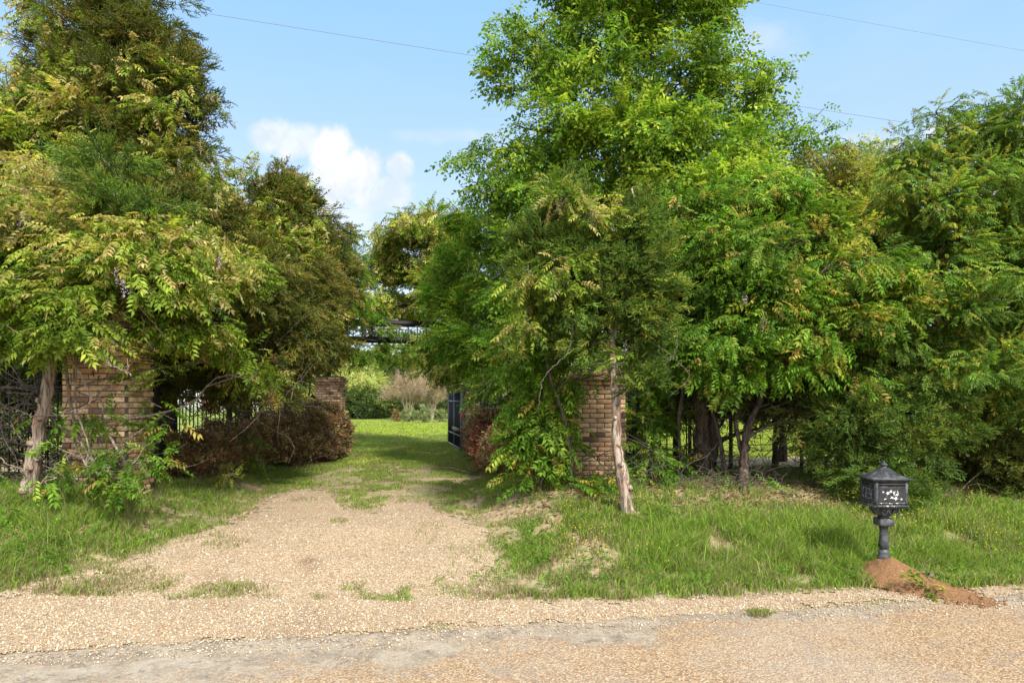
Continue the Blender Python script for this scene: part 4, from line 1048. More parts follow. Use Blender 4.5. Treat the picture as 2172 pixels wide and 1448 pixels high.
# --- leaning trunk cedar at the left edge
b1 = G(62, 1062)
plant('cedar_tree', 'cedar with a bare leaning knotty trunk in front of the shaded brick pillar', 'tree', b1, [(trunk(b1, [(68, 1000, 7.72), (85, 900, 7.7), (105, 800, 7.75), (118, 730, 7.8), (150, 600, 8.0), (215, 380, 8.4)]), .088, .03)],
 [(228, 350, 8.0, 42, 55, .4), (255, 425, 7.9, 50, 50, .4), (325, 470, 8.0, 36, 30, .3), (20, 560, 8.3, 50, 60, .5), (5, 690, 7.6, 30, 70, .35), (150, 480, 8.6, 110, 60, .6), (120, 600, 8.5, 120, 60, .6, .1), (200, 690, 8.9, 110, 40, .5, .05)],
 'cedar', 'cedargreen', 103, 130, .2, 1.05, .25, .1, M_BARKRED, 'cedars of the gateway', knots=[(.1, -1.9), (.18, -1.3), (.27, -1.9), (.36, -1.0), (.22, -.3), (.44, -2.2)])
bsh = gpt(60, 9.9)
plant('shrub', 'dark leafy thicket behind the iron fence at the extreme left', 'shrub', bsh, [(trunk(bsh, [(70, 900, 9.9), (60, 800, 9.9)]), .03, .01)], [(20, 830, 9.7, 60, 50, .4), (100, 820, 9.9, 50, 45, .4), (60, 920, 9.9, 70, 50, .4, .1, .7), (-20, 950, 9.8, 50, 50, .4), (110, 950, 9.9, 40, 40, .3, .1, .6), (60, 760, 9.6, 90, 50, .5), (170, 780, 9.6, 80, 50, .4), (270, 740, 9.6, 80, 50, .4)], 'privet', 'fardark', 127, 190, .1, 1.1, .25, .1, M_TWIG, None)
# --- big front wisteria at left
b2 = G(250, 1030)
v = plant('wisteria_vine', 'big bright wisteria with bronze young leaves spilling over the house number pillar', 'vine', b2, [(trunk(b2, [(215, 1000, 7.6), (165, 920, 7.7), (140, 780, 7.75), (150, 650, 7.8), (220, 560, 7.8)]), .02, .012), (trunk(b2+np.array([.03, 0, 0]), [(265, 990, 7.6), (220, 900, 7.65), (215, 850, 7.65), (160, 820, 7.7), (165, 700, 7.75)]), .014, .009), (trunk(G(180, 1040), [(190, 960, 7.5), (160, 850, 7.6), (170, 700, 7.7)]), .011, .008)],
 [(50, 470, 7.9, 110, 65, .6, .6), (150, 440, 8.2, 90, 50, .5, .65), (180, 520, 7.7, 110, 60, .6, .55), (300, 535, 7.7, 105, 55, .55, .5), (420, 530, 8.2, 85, 50, .5, .65), (60, 590, 7.5, 90, 60, .6, .3), (170, 625, 7.3, 85, 55, .5, .2), (290, 588, 7.4, 80, 44, .45, .2), (390, 600, 7.9, 80, 50, .45, .35), (20, 700, 7.4, 50, 50, .4, .05), (80, 705, 7.0, 48, 50, .35, .05), (70, 660, 7.2, 60, 45, .4, .08), (195, 690, 7.1, 40, 30, .3, .12), (205, 722, 7.0, 22, 12, .18, .3, .8), (400, 690, 8.2, 75, 32, .35, .2), (450, 700, 8.4, 50, 30, .3, .35), (332, 785, 7.9, 15, 20, .2, .03), (375, 690, 8.0, 40, 28, .3, .05), (545, 790, 9.3, 34, 30, .25, .12), (520, 735, 9.2, 40, 24, .25, .05), (500, 590, 9, 70, 45, .4, .4), (110, 380, 8.7, 110, 45, .5, .6), (330, 480, 8.6, 80, 50, .4, .5)],
 'wist', 'wist', 104, 165, .3, .9, .22, .35, M_STEM, 'wisteria vines', limb=.014, twigs=8, extra=strands([[(150, 760, 7.2), (190, 830, 7.2), (185, 860, 7.2), (128, 877, 7.2)], [(235, 680, 7.2), (245, 720, 7.3), (235, 745, 7.3), (215, 770, 7.2)], [(300, 670, 7.5), (310, 720, 7.5), (330, 745, 7.5)], [(290, 640, 7.3), (370, 740, 7.6)], [(170, 560, 7.2), (260, 515, 7.2), (320, 512, 7.3)], [(225, 770, 6.9), (270, 790, 6.9), (278, 798, 6.9)], [(10, 640, 7.2), (100, 635, 7.2), (110, 600, 7.2)]], .009, .005))
for px, py, d, l, pu in ((262, 585, 7.0, .22, True), (248, 565, 7.0, .2, True), (275, 600, 7.05, .15, True), (60, 440, 7.4, .15, True), (40, 455, 7.4, .12, True), (465, 540, 7.9, .16, True), (310, 520, 7.2, .16, False), (460, 410, 8.2, .2, False), (228, 752, 6.9, .1, False), (270, 770, 6.85, .1, False)): raceme(v, P(px, py, d), l, rgx, pu)

# --- drooping olive cedar between the pillars at left
b3 = gpt(525, 14.6)
plant('cedar_tree', 'olive cedar with feathery boughs drooping over the iron fence beside the number pillar', 'tree', b3, [(trunk(b3, [(522, 870, 14.2), (505, 720, 12.6), (480, 500, 11.2), (470, 380, 11.2)]), .11, .03)],
 [(380, 450, 10, 85, 65, .6), (470, 640, 9.8, 95, 75, .7), (560, 620, 10.6, 90, 90, .8), (600, 700, 11, 85, 85, .8), (520, 740, 10.6, 90, 65, .7), (440, 790, 10.4, 80, 45, .7), (350, 680, 9.7, 90, 60, .6), (610, 770, 12, 50, 45, .5), (640, 620, 12, 70, 70, .7), (470, 480, 11, 80, 60, .7), (350, 770, 10.2, 60, 40, .5), (545, 820, 10.6, 80, 30, .5), (430, 830, 10.2, 70, 26, .5, .1, .8), (500, 790, 10.2, 80, 40, .5), (400, 560, 10.2, 90, 60, .6)],
 'cedar', 'cedar', 105, 135, .2, 1.15, .27, .35, M_BARKDARK, 'cedars of the gateway', twigs=10)
# --- small cedar with spire by the gate
b4 = gpt(628, 17.0)
plant('cedar_tree', 'slender cedar spire rising beside the white cloud near the gate', 'tree', b4, [(trunk(b4, [(624, 850, 16.5), (614, 720, 15), (605, 560, 13.8), (600, 380, 13.6), (598, 335, 13.6)]), .12, .012)],
 [(600, 375, 13.5, 22, 35, .3), (605, 425, 13.5, 50, 40, .5), (570, 485, 13.3, 95, 55, .7), (650, 495, 13.5, 65, 50, .7), (520, 540, 13, 80, 60, .8), (680, 560, 14, 60, 60, .7), (620, 590, 13, 110, 65, .8), (690, 640, 14, 60, 60, .6), (660, 740, 14, 70, 60, .6), (480, 470, 12.8, 55, 50, .6)],
 'cedar', 'cedar', 106, 120, .3, 1.35, .28, .15, M_BARKDARK, 'cedars of the gateway')
v = plant('wisteria_vine', 'olive and bronze wisteria climbing the slender cedar spire', 'vine', gpt(560, 12.6), [([P(600, 680, 13.2), P(590, 600, 12.9), P(585, 500, 12.9), P(570, 430, 13)], .02, .008)],
 [(548, 378, 13.2, 30, 22, .25, .5, .6), (520, 362, 13.2, 20, 16, .2, .5, .5), (575, 450, 13, 50, 35, .4, .45, .8), (640, 470, 13, 50, 40, .4, .45, .8), (525, 500, 12.7, 60, 40, .4, .4), (600, 550, 12.4, 95, 50, .4, .35), (450, 470, 11.8, 60, 40, .4, .45), (640, 420, 13.2, 28, 25, .25, .3, .5), (560, 640, 12, 70, 40, .3, .3, .6), (640, 660, 12.5, 60, 40, .3, .3, .7)],
 'wist', 'wist', 107, 100, .4, .95, .25, .3, M_TWIG, 'wisteria vines', limb=.012, extra=strands([[(660, 450, 13.5), (700, 442, 13.6), (742, 443, 13.6)], [(545, 372, 13.2), (520, 350, 13.2), (506, 345, 13.2)], [(640, 400, 13.2), (660, 410, 13.2), (668, 420, 13.2)], [(600, 360, 13.4), (592, 345, 13.4), (588, 336, 13.4)]], .006, .003))
for px, py, d, l in ((510, 350, 13.1, .2), (588, 345, 13.3, .18), (530, 470, 12.5, .3), (515, 480, 12.4, .3), (650, 440, 13, .25), (545, 500, 12.4, .25), (700, 445, 13.5, .12), (720, 445, 13.5, .12), (660, 590, 12.3, .25), (695, 650, 13, .15)): raceme(v, P(px, py, d), l, rgx, px in (660, 695))
# --- vine over the gate arch, left part and hanging curtain
v = plant('wisteria_vine', 'vine covering the capped gate pillar side of the arch and hanging from its rails', 'vine', gpt(680, 18.1), [(trunk(gpt(660, 18.5), [(655, 850, 18.4), (675, 720, 18.4), (740, 640, 18.4)]), .03, .012)],
 [(720, 590, 17, 55, 60, .6, .2), (740, 530, 16.5, 25, 30, .3, .1, .7), (720, 520, 16, 40, 30, .4, .2), (755, 610, 17, 32, 32, .4, .12), (735, 650, 17.8, 36, 30, .4, .12), (750, 752, 18.3, 40, 20, .35, .05), (710, 735, 17.8, 26, 20, .3, .05, .7), (800, 706, 18.9, 40, 6, .15, .1), (690, 640, 16.5, 50, 50, .5, .3), (830, 755, 19, 28, 20, .3, .15, .8), (740, 778, 18.6, 18, 12, .2, .05, .5), (775, 745, 18.7, 30, 14, .25, .2, .7), (850, 706, 19.1, 36, 5, .12, .25, .7), (775, 695, 18.2, 55, 12, .15, .2, .35), (870, 702, 18.5, 45, 12, .15, .3, .4), (820, 690, 18.5, 40, 8, .1, .2, .4), (880, 738, 19.3, 26, 8, .15, .2, .7), (650, 690, 15.5, 50, 60, .5, .25), (775, 660, 18.4, 30, 25, .35, .15, .7), (670, 590, 15.5, 50, 45, .5, .35)],
 'wist', 'wistdeep', 108, 120, .15, .85, .2, .4, M_TWIG, 'wisteria vines', limb=.014, extra=strands([[(757, 735, 18.2), (764, 755, 18.2), (762, 785, 18.2)], [(700, 772, 18), (730, 757, 18), (780, 757, 18.3)], [(762, 640, 18), (756, 655, 18), (748, 672, 18)]], .01, .005))
raceme(v, P(690, 655, 15.3), .22, rgx, True)
# --- bronze mass above the right gate pillar
v = plant('wisteria_vine', 'olive bronze vine mass heaped above the open iron gate', 'vine', gpt(1000, 19.9), [(trunk(gpt(1000, 19.9), [(995, 850, 19.8), (960, 720, 19.8), (900, 620, 19.7), (860, 520, 19.6)]), .06, .015), (trunk(gpt(1010, 19.7), [(1012, 840, 19.6), (1005, 700, 19.6)]), .05, .02)],
 [(860, 482, 19.4, 55, 35, .8, .5), (800, 560, 19.6, 22, 30, .5, .4, .7), (800, 640, 19.6, 24, 26, .5, .35, .7), (835, 545, 20, 40, 45, .7, .45), (905, 540, 20, 88, 60, 1, .4), (860, 605, 20.4, 62, 48, .7, .4), (940, 485, 19.5, 60, 35, .9, .35), (865, 652, 20.3, 66, 18, .5, .35), (960, 600, 19.3, 75, 70, 1, .3), (905, 668, 20.4, 50, 16, .4, .35), (965, 770, 19.6, 45, 50, .6, .3), (935, 735, 19.4, 30, 28, .4, .3, .7), (825, 500, 19.4, 22, 18, .3, .5, .6), (880, 756, 19.5, 26, 14, .2, .35, .6), (850, 750, 19.4, 22, 12, .2, .3, .5), (915, 745, 19.5, 18, 16, .2, .35, .6), (960, 440, 19.6, 25, 20, .4, .4, .5), (870, 450, 19.6, 22, 18, .3, .5, .5)],
 'wist', 'wist', 109, 85, .35, 1.25, .36, .35, M_TWIG, 'wisteria vines', limb=.02)
for px, py, d, l in ((1000, 600, 16, .3), (880, 640, 18.6, .35), (870, 500, 18.6, .3), (900, 650, 18.6, .3), (1010, 640, 15, .3)): raceme(v, P(px, py, d), l, rgx, False)
# --- privet by the right gate pillar
bpv = gpt(1040, 14.8)
plant('privet_tree', 'bright green multi stemmed privet between the open gate and the front cedar', 'tree', bpv, [(trunk(bpv+np.array([dx, 0, 0]), [(px1, 870, 14.8), (px2, 780, 14.7), (px3, 640, 14.6)]), .06, .02) for dx, px1, px2, px3 in ((-.05, 1025, 1005, 985), (.1, 1040, 1030, 1030), (.25, 1060, 1062, 1075))],
 [(965, 610, 15.4, 48, 45, .7), (948, 665, 15.5, 34, 36, .5), (1010, 560, 15, 80, 60, .8), (1060, 620, 14.2, 85, 75, .9), (1000, 690, 14.5, 85, 60, .8), (1080, 720, 13.6, 85, 75, .8), (1018, 765, 14.5, 40, 40, .6), (1080, 500, 15, 80, 55, .9), (1070, 820, 12.9, 60, 45, .5), (965, 740, 15.2, 36, 26, .4, .1, .8), (1010, 480, 15.4, 50, 40, .6), (1110, 800, 12.5, 50, 50, .5)],
 'privet', 'privet', 110, 150, .3, 1.15, .3, .2, M_BARKGREY, None)

# --- tall elm
b5 = gpt(1345, 13.2)
plant('elm_tree', 'tall leafy green elm rising above everything and cut off by the top of the picture', 'tree', b5, [(trunk(b5, [(1348, 800, 13.2), (1345, 500, 13), (1342, 350, 13), (1330, 150, 13), (1320, -100, 13)]), .17, .04), (trunk(P(1345, 480, 13), [(1400, 380, 12.9), (1460, 250, 12.9), (1500, 80, 13)]), .07, .02), (trunk(P(1345, 460, 13), [(1280, 320, 13), (1200, 180, 13), (1130, 80, 13)]), .07, .015), (trunk(P(1345, 520, 13), [(1440, 420, 12.8), (1540, 300, 12.9), (1620, 190, 13)]), .05, .012)],
 [(1340, -40, 13, 170, 70, 1.5), (1265, 60, 13, 95, 75, 1.2), (1410, 40, 13, 100, 75, 1.2), (1497, 40, 13, 45, 85, .8), (1130, 115, 13, 70, 38, .6), (1075, 60, 13, 28, 38, .35, .1, .8), (1180, 35, 13, 24, 55, .35, .1, .8), (1060, 130, 13, 28, 18, .3, .1, .8), (1280, 175, 12.8, 125, 80, 1.2), (1430, 170, 12.8, 115, 80, 1.1), (1550, 205, 13, 65, 50, .7), (1630, 170, 13, 35, 24, .35, .1, .8), (1110, 190, 13, 55, 38, .5), (1185, 275, 12.8, 95, 70, 1), (1085, 262, 13, 26, 18, .3, .1, .8), (1340, 305, 12.5, 140, 80, 1.2, .4, 1.3), (1480, 315, 12.5, 110, 70, 1), (1030, 330, 13, 50, 18, .35, .1, .8), (980, 345, 13, 28, 16, .25, .1, .8), (1080, 375, 13, 85, 50, .8), (1010, 395, 13.2, 40, 20, .4, .1, .7), (1225, 390, 12.6, 105, 60, .9), (1420, 420, 12.2, 120, 60, 1, .5, 1.5), (1560, 400, 12, 95, 60, .9, .5, 1.5), (1570, 300, 13, 40, 36, .5), (1150, 440, 13, 90, 45, .8), (1595, 120, 13, 18, 14, .25, .1, .7), (1290, 470, 13, 140, 45, .8), (1180, 520, 12.6, 100, 60, .9), (1320, 560, 12, 110, 70, .8), (1160, 640, 12, 110, 80, .8), (1300, 680, 11.8, 110, 70, .7), (1420, 560, 11.8, 90, 80, .8)],
 'elm', 'elm', 111, 72, .3, 1.22, .35, .3, M_BARKDARK, None, twigs=11, limb=.055, back=.3, twigr=1.7)
b6 = gpt(1660, 14.2)
plant('hackberry_tree', 'thin hackberry with sparse open sprays against the sky behind the elm', 'tree', b6, [(trunk(b6, [(1655, 700, 14.2), (1640, 480, 14.2), (1660, 330, 14.2)]), .07, .02)],
 [(1685, 245, 14, 26, 22, .25, .1, .6), (1655, 285, 14, 40, 22, .3, .1, .7), (1665, 325, 14, 40, 28, .35, .1, .8), (1730, 245, 14.1, 18, 14, .2, .1, .5), (1795, 265, 14.1, 15, 13, .2, .1, .6), (1765, 305, 14.1, 34, 25, .3, .1, .7), (1710, 300, 14.1, 30, 20, .3, .1, .5), (1625, 350, 14, 50, 35, .5), (1730, 350, 14.1, 45, 25, .4, .1, .7), (1590, 370, 14, 50, 40, .5)],
 'elm', 'elm', 112, 55, .15, 1.15, .26, .35, M_BARKDARK, None, limb=.02)

# --- front cedar with pale trunk
b7 = G(1337, 1090)
plant('cedar_tree', 'dark green twin topped cedar on a thin pale crooked trunk in the middle', 'tree', b7, [(trunk(b7, [(1320, 1010, 8.05), (1308, 930, 8.1), (1306, 850, 8.15), (1298, 770, 8.2), (1295, 700, 8.2), (1270, 560, 8.3), (1200, 430, 8.4)]), .075, .02), (trunk(P(1296, 700, 8.2), [(1330, 600, 8.25), (1345, 450, 8.3), (1340, 400, 8.3)]), .04, .01)],
 [(1190, 450, 8.4, 38, 55, .35), (1205, 510, 8.4, 55, 60, .45), (1145, 545, 8.5, 45, 65, .4), (1225, 570, 8.35, 60, 65, .5), (1345, 465, 8.35, 32, 55, .35), (1355, 540, 8.3, 45, 65, .42), (1370, 620, 8.25, 50, 60, .45), (1295, 600, 8.4, 55, 65, .5), (1205, 655, 8.35, 75, 50, .5), (1310, 680, 8.25, 65, 50, .5), (1388, 685, 8.3, 38, 50, .35), (1250, 725, 8.35, 70, 28, .4), (1372, 815, 8.15, 24, 32, .22, .1, .8), (1130, 620, 8.6, 45, 60, .4), (1340, 745, 8.25, 45, 25, .3, .1, .7)],
 'cedar', 'cedargreen', 113, 260, .22, 1.0, .17, -.35, M_BARKRED, 'cedars of the gateway', twigs=8, limb=.02, knots=[(.18, -1.6), (.27, -1.2), (.36, -1.9), (.12, -.8), (.42, -1.4), (.48, -2.0)],
 extra=strands([[(1303, 850, 8.1), (1340, 800, 8.1), (1372, 780, 8.1)], [(1306, 838, 8.1), (1350, 820, 8.1), (1400, 800, 8.1)], [(1278, 742, 8.1), (1300, 752, 8.05), (1316, 760, 8.0)]], .008, .004))
v = plant('wisteria_vine', 'light green wisteria sprays with faded strings hanging on the twin topped cedar', 'vine', gpt(1215, 8.9), [(trunk(gpt(1215, 8.9), [(1200, 900, 8.8), (1160, 760, 8.6), (1190, 600, 8.3), (1200, 440, 8.1)]), .025, .008)],
 [(1190, 415, 8.05, 42, 30, .28, .5), (1245, 455, 8.05, 38, 30, .25, .45), (1190, 570, 7.95, 45, 38, .28, .3), (1215, 610, 7.95, 40, 34, .25, .15), (1120, 690, 8.0, 32, 40, .25, .25), (1110, 590, 8.1, 22, 40, .2, .4, .7), (1320, 770, 8.0, 26, 16, .18, .15, .8), (1290, 450, 8.2, 30, 24, .2, .5, .6), (1330, 600, 8.0, 25, 22, .2, .2, .4)],
 'wist', 'wist', 114, 125, .3, .8, .18, .45, M_TWIG, 'wisteria vines', limb=.01, extra=strands([[(1218, 685, 7.9), (1205, 745, 7.9), (1160, 790, 7.9), (1147, 820, 7.9), (1143, 868, 7.9)], [(1350, 700, 7.9), (1395, 680, 7.9), (1435, 715, 7.9), (1425, 760, 7.9), (1400, 765, 7.9)], [(1375, 720, 8), (1430, 760, 8), (1460, 800, 8.1), (1420, 840, 8.1)], [(1265, 545, 8), (1285, 590, 8), (1310, 600, 8)]], .0085, .005))
for px, py, d, l in ((1180, 420, 7.9, .18), (1190, 425, 7.9, .2), (1255, 440, 7.95, .24), (1262, 450, 7.95, .2), (1300, 460, 8, .18), (1120, 570, 8, .16), (1130, 585, 8, .14)): raceme(v, P(px, py, d), l, rgx, False)
# --- green vine round the middle pillar
v = plant('wisteria_vine', 'deep green leafy vine smothering the fence left of the middle brick pillar', 'vine', gpt(1170, 9.5), [(trunk(gpt(1170, 9.5), [(1160, 950, 9.4), (1130, 850, 9.3), (1110, 760, 9.2)]), .03, .01), (trunk(G(1130, 1045), [(1160, 1000, 8.8), (1200, 970, 8.8), (1215, 930, 8.8)]), .014, .006)],
 [(1110, 745, 9.2, 60, 50, .5, .08), (1160, 800, 9.2, 60, 45, .4, .05), (1120, 850, 9.4, 60, 45, .45, .1), (1180, 870, 9.15, 36, 45, .3, .1), (1150, 930, 9.1, 55, 45, .4, .12), (1180, 960, 8.95, 45, 36, .3, .25), (1115, 945, 9.1, 35, 35, .35, .05), (1272, 1015, 9.0, 28, 24, .2, .06), (1130, 1010, 8.9, 45, 20, .25, .25), (1228, 800, 9.45, 12, 22, .12, .05, .6), (1225, 930, 9.4, 12, 30, .1, .1, .7), (1300, 960, 9.5, 16, 24, .1, .05, .5), (1285, 790, 9.5, 26, 12, .1, .05, .4), (1290, 1045, 8.7, 26, 20, .18, .05), (1200, 1035, 8.7, 50, 14, .2, .2, .7), (1190, 720, 9.0, 50, 40, .4, .05)],
 'wist', 'wistdeep', 115, 120, .12, .95, .21, .35, M_TWIG, 'wisteria vines', limb=.012)
v = plant('wisteria_vine', 'low leafy vine in the shade just behind the thin pale trunk', 'vine', gpt(1390, 10.2), [(trunk(gpt(1390, 10.2), [(1380, 960, 10.2), (1390, 880, 10.2), (1380, 780, 10.2)]), .02, .008)],
 [(1360, 900, 9.9, 34, 45, .35, .05, .8), (1400, 950, 9.8, 45, 40, .35, .05, .7), (1360, 990, 9.4, 35, 30, .25, .05, .7), (1400, 850, 10.3, 45, 45, .4, .05, .8), (1430, 770, 10.4, 50, 50, .5, .05, .8), (1385, 700, 10.2, 40, 50, .4, .05)],
 'wist', 'wistdeep', 116, 100, .08, .9, .22, .35, M_TWIG, 'wisteria vines', limb=.012)
# --- low vine at the foot of the number pillar
v = plant('wisteria_vine', 'low dark green vine sprawling at the foot of the house number pillar', 'vine', G(230, 1038), [(trunk(G(230, 1038), [(210, 1010, 7.5), (180, 985, 7.5)]), .016, .008)],
 [(285, 980, 7.6, 50, 30, .25, .02), (235, 1000, 7.5, 40, 24, .2, .02), (190, 880, 7.75, 32, 18, .12, .02, .9), (235, 905, 7.7, 28, 16, .1, .02, .8), (140, 960, 7.6, 30, 30, .2, .02, .7), (100, 1010, 7.4, 25, 20, .15, .02, .6), (345, 880, 8.2, 26, 35, .2, .1, .8), (340, 930, 8.3, 26, 30, .2, .05, .7), (250, 1015, 7.45, 55, 12, .15, .02, .6), (110, 890, 8.3, 30, 40, .3, .03, .5)],
 'wist', 'wistdeep', 117, 62, .03, .9, .18, .3, M_STEM, 'wisteria vines', limb=.009, extra=strands([[(180, 990, 7.5), (205, 985, 7.5), (230, 988, 7.5)], [(130, 930, 7.7), (180, 900, 7.6), (195, 885, 7.6)], [(60, 1000, 7.3), (20, 985, 7.3), (0, 970, 7.3)], [(100, 880, 7.8), (150, 930, 7.7), (190, 1000, 7.6)]], .009, .006))

# --- right hand wisteria mass
b8 = gpt(1540, 9.9)
v = plant('wisteria_vine', 'wide bright green wisteria canopy billowing over the cedars of the right bank', 'vine', b8, [(trunk(b8, [(1530, 950, 9.9), (1500, 800, 9.8), (1540, 650, 9.6)]), .04, .015), (trunk(gpt(1450, 9.9), [(1440, 880, 9.8), (1470, 750, 9.7), (1500, 600, 9.5)]), .03, .012)],
 [(1470, 455, 9.9, 85, 50, .6, .12), (1440, 520, 10, 50, 40, .5, .05), (1530, 520, 9.6, 90, 55, .6, .15), (1625, 550, 9.2, 90, 55, .6, .12), (1700, 500, 9.6, 85, 50, .6, .15), (1560, 610, 9.3, 85, 45, .5, .1), (1690, 640, 8.9, 95, 50, .55, .22), (1500, 720, 9.2, 65, 48, .5, .04), (1600, 725, 8.9, 90, 48, .5, .06), (1500, 785, 9.0, 50, 28, .35, .02), (1560, 800, 8.9, 45, 28, .3, .03), (1780, 590, 9.0, 75, 55, .55, .2), (1740, 705, 8.7, 75, 40, .45, .15), (1690, 775, 8.8, 60, 30, .35, .1, .8), (1810, 690, 8.7, 55, 42, .4, .35), (1850, 590, 9.1, 60, 55, .5, .12), (1890, 640, 8.8, 70, 20, .3, .45), (1560, 440, 10.2, 80, 50, .6, .12), (1780, 495, 9.3, 60, 32, .4, .6), (1650, 650, 8.75, 40, 22, .22, .6, .6), (1840, 790, 8.9, 40, 25, .3, .1, .7), (1960, 600, 8.9, 40, 24, .3, .4, .5), (1640, 420, 10.3, 60, 50, .6, .1)],
 'wist', 'wistdeep', 118, 135, .12, .9, .25, .35, M_TWIG, 'wisteria vines', limb=.014, extra=strands([[(1900, 640, 8.7), (1935, 615, 8.6), (1980, 600, 8.6)], [(1760, 560, 8.7), (1730, 600, 8.7), (1740, 640, 8.7)], [(1740, 600, 8.7), (1736, 640, 8.7)]], .008, .005))
for px, py, d, l in ((1618, 675, 8.5, .16), (1625, 670, 8.5, .13), (1660, 655, 8.5, .12), (1505, 470, 9.4, .15)): raceme(v, P(px, py, d), l, rgx, False)
raceme(v, P(1580, 625, 8.6), .12, rgx, True)

# --- cedars of the right bank
b9 = gpt(1492, 10.0)
plant('cedar_tree', 'stout dark furrowed cedar trunk with shaded crown under the bright vine canopy', 'tree', b9, [(trunk(b9, [(1490, 950, 10), (1486, 850, 10), (1480, 700, 10.2), (1500, 450, 10.6)]), .155, .05), (trunk(b9+np.array([.13, .1, 0]), [(1512, 940, 10.1), (1510, 840, 10.1), (1540, 700, 10.3)]), .09, .04)],
 [(1450, 630, 10.6, 70, 80, .7), (1540, 620, 11, 100, 80, .8), (1440, 740, 10.6, 55, 60, .6), (1620, 640, 11.2, 100, 90, .9), (1720, 640, 11, 100, 90, .9), (1560, 800, 10.5, 100, 36, .6), (1640, 770, 10.8, 90, 50, .7), (1500, 520, 11, 100, 60, .8), (1640, 520, 11.2, 100, 70, .9), (1450, 820, 10.5, 50, 30, .5), (1480, 855, 10.9, 60, 22, .4, .1, .8), (1600, 835, 11, 90, 26, .4, .1, .8), (1540, 870, 11.2, 70, 16, .4, .1, .6), (1700, 860, 11.2, 60, 24, .4, .1, .6), (1450, 900, 10.2, 50, 30, .3, .1, .4)],
 'cedar', 'cedar', 119, 110, .1, 1.25, .3, .2, M_BARKDARK, 'cedars of the gateway', twigs=12, extra=strands([[(1450, 960, 9.8), (1490, 880, 9.7), (1520, 872, 9.7), (1560, 890, 9.7), (1590, 900, 9.7)], [(1620, 895, 9.4), (1680, 865, 9.4), (1715, 850, 9.4), (1735, 845, 9.4)], [(1440, 1050, 9.4), (1480, 1000, 9.5), (1530, 930, 9.6), (1590, 905, 9.8)]], .013, .006))
b10 = G(1580, 1058)
plant('cedar_tree', 'cedar on a slim reddish trunk that forks low beside the stout dark trunk', 'tree', b10, [(trunk(b10, [(1576, 1000, 9.3), (1580, 950, 9.35), (1590, 900, 9.4), (1620, 830, 9.6), (1680, 700, 9.8)]), .075, .03), (trunk(P(1579, 960, 9.35), [(1568, 935, 9.4), (1560, 890, 9.5), (1565, 800, 9.7)]), .035, .02)],
 [(1690, 810, 9.9, 80, 36, .6), (1650, 860, 9.8, 50, 24, .4, .1, .6), (1760, 760, 10, 90, 55, .7), (1700, 900, 9.3, 50, 24, .35, .1, .7), (1800, 680, 10.2, 90, 70, .8), (1860, 620, 10.4, 80, 80, .8), (1590, 850, 9.8, 40, 24, .4, .1, .5)],
 'cedar', 'cedar', 120, 115, .12, 1.15, .25, .25, M_BARKDARK, 'cedars of the gateway', twigs=14)
b11 = gpt(1722, 10.4)
plant('cedar_tree', 'low spreading cedar with lit green boughs just behind the mailbox', 'tree', b11, [(trunk(b11, [(1722, 980, 10.4), (1725, 900, 10.3), (1780, 820, 10), (1850, 740, 9.8)]), .075, .03)],
 [(1790, 810, 9.9, 90, 60, .7), (1800, 895, 9.0, 75, 48, .5, .2), (1880, 870, 8.9, 80, 55, .6, .2), (1930, 950, 8.8, 70, 50, .55, .2), (1870, 1000, 8.75, 75, 42, .45, .2), (1775, 960, 9.2, 45, 45, .4, .15), (1950, 820, 9.3, 80, 60, .7), (1870, 790, 9.6, 80, 50, .6), (1820, 1040, 8.9, 40, 24, .3), (1730, 930, 9.5, 40, 22, .3, .1, .5), (1990, 890, 9, 50, 50, .5, .2), (1900, 1055, 8.6, 55, 22, .3)],
 'cedar', 'cedargreen', 121, 150, .3, 1.05, .2, .05, M_BARKDARK, 'cedars of the gateway', twigs=9)
for px, d, r, tp, lab in ((1642, 11.4, .06, 1655, 'young cedar with a slim dark trunk standing deep between the forked trunk and mailbox'), (1432, 10.9, .05, 1425, 'young cedar half hidden in vines beside the stout dark trunk')):
    bb = gpt(px, d)
    plant('cedar_tree', lab, 'tree', bb, [(trunk(bb, [(px+4, 930, d), (px+2, 850, d), (tp, 700, d)]), r, .02)], [(tp, 760, d, 70, 40, .5), (tp+10, 690, d, 80, 60, .6), (tp, 600, d, 70, 60, .6)], 'cedar', 'cedar', 300+px, 100, .1, 1.2, .28, .2, M_BARKDARK, 'cedars of the gateway', twigs=10)
b12 = gpt(2110, 9.9)
plant('cedar_tree', 'dark shaded cedar bush at the right edge behind the mailbox', 'tree', b12, [(trunk(b12, [(2110, 960, 9.9), (2120, 840, 9.9)]), .09, .04)],
 [(2080, 950, 9.8, 80, 75, .7), (2150, 890, 9.7, 70, 75, .7), (2050, 1030, 9.5, 50, 30, .4), (2140, 1010, 9.6, 70, 55, .6), (2200, 980, 9.5, 60, 80, .7), (2060, 870, 9.9, 70, 50, .7), (2010, 980, 9.8, 50, 60, .5)],
 'cedar', 'cedar', 122, 130, .05, 1.2, .25, .1, M_BARKDARK, 'cedars of the gateway')
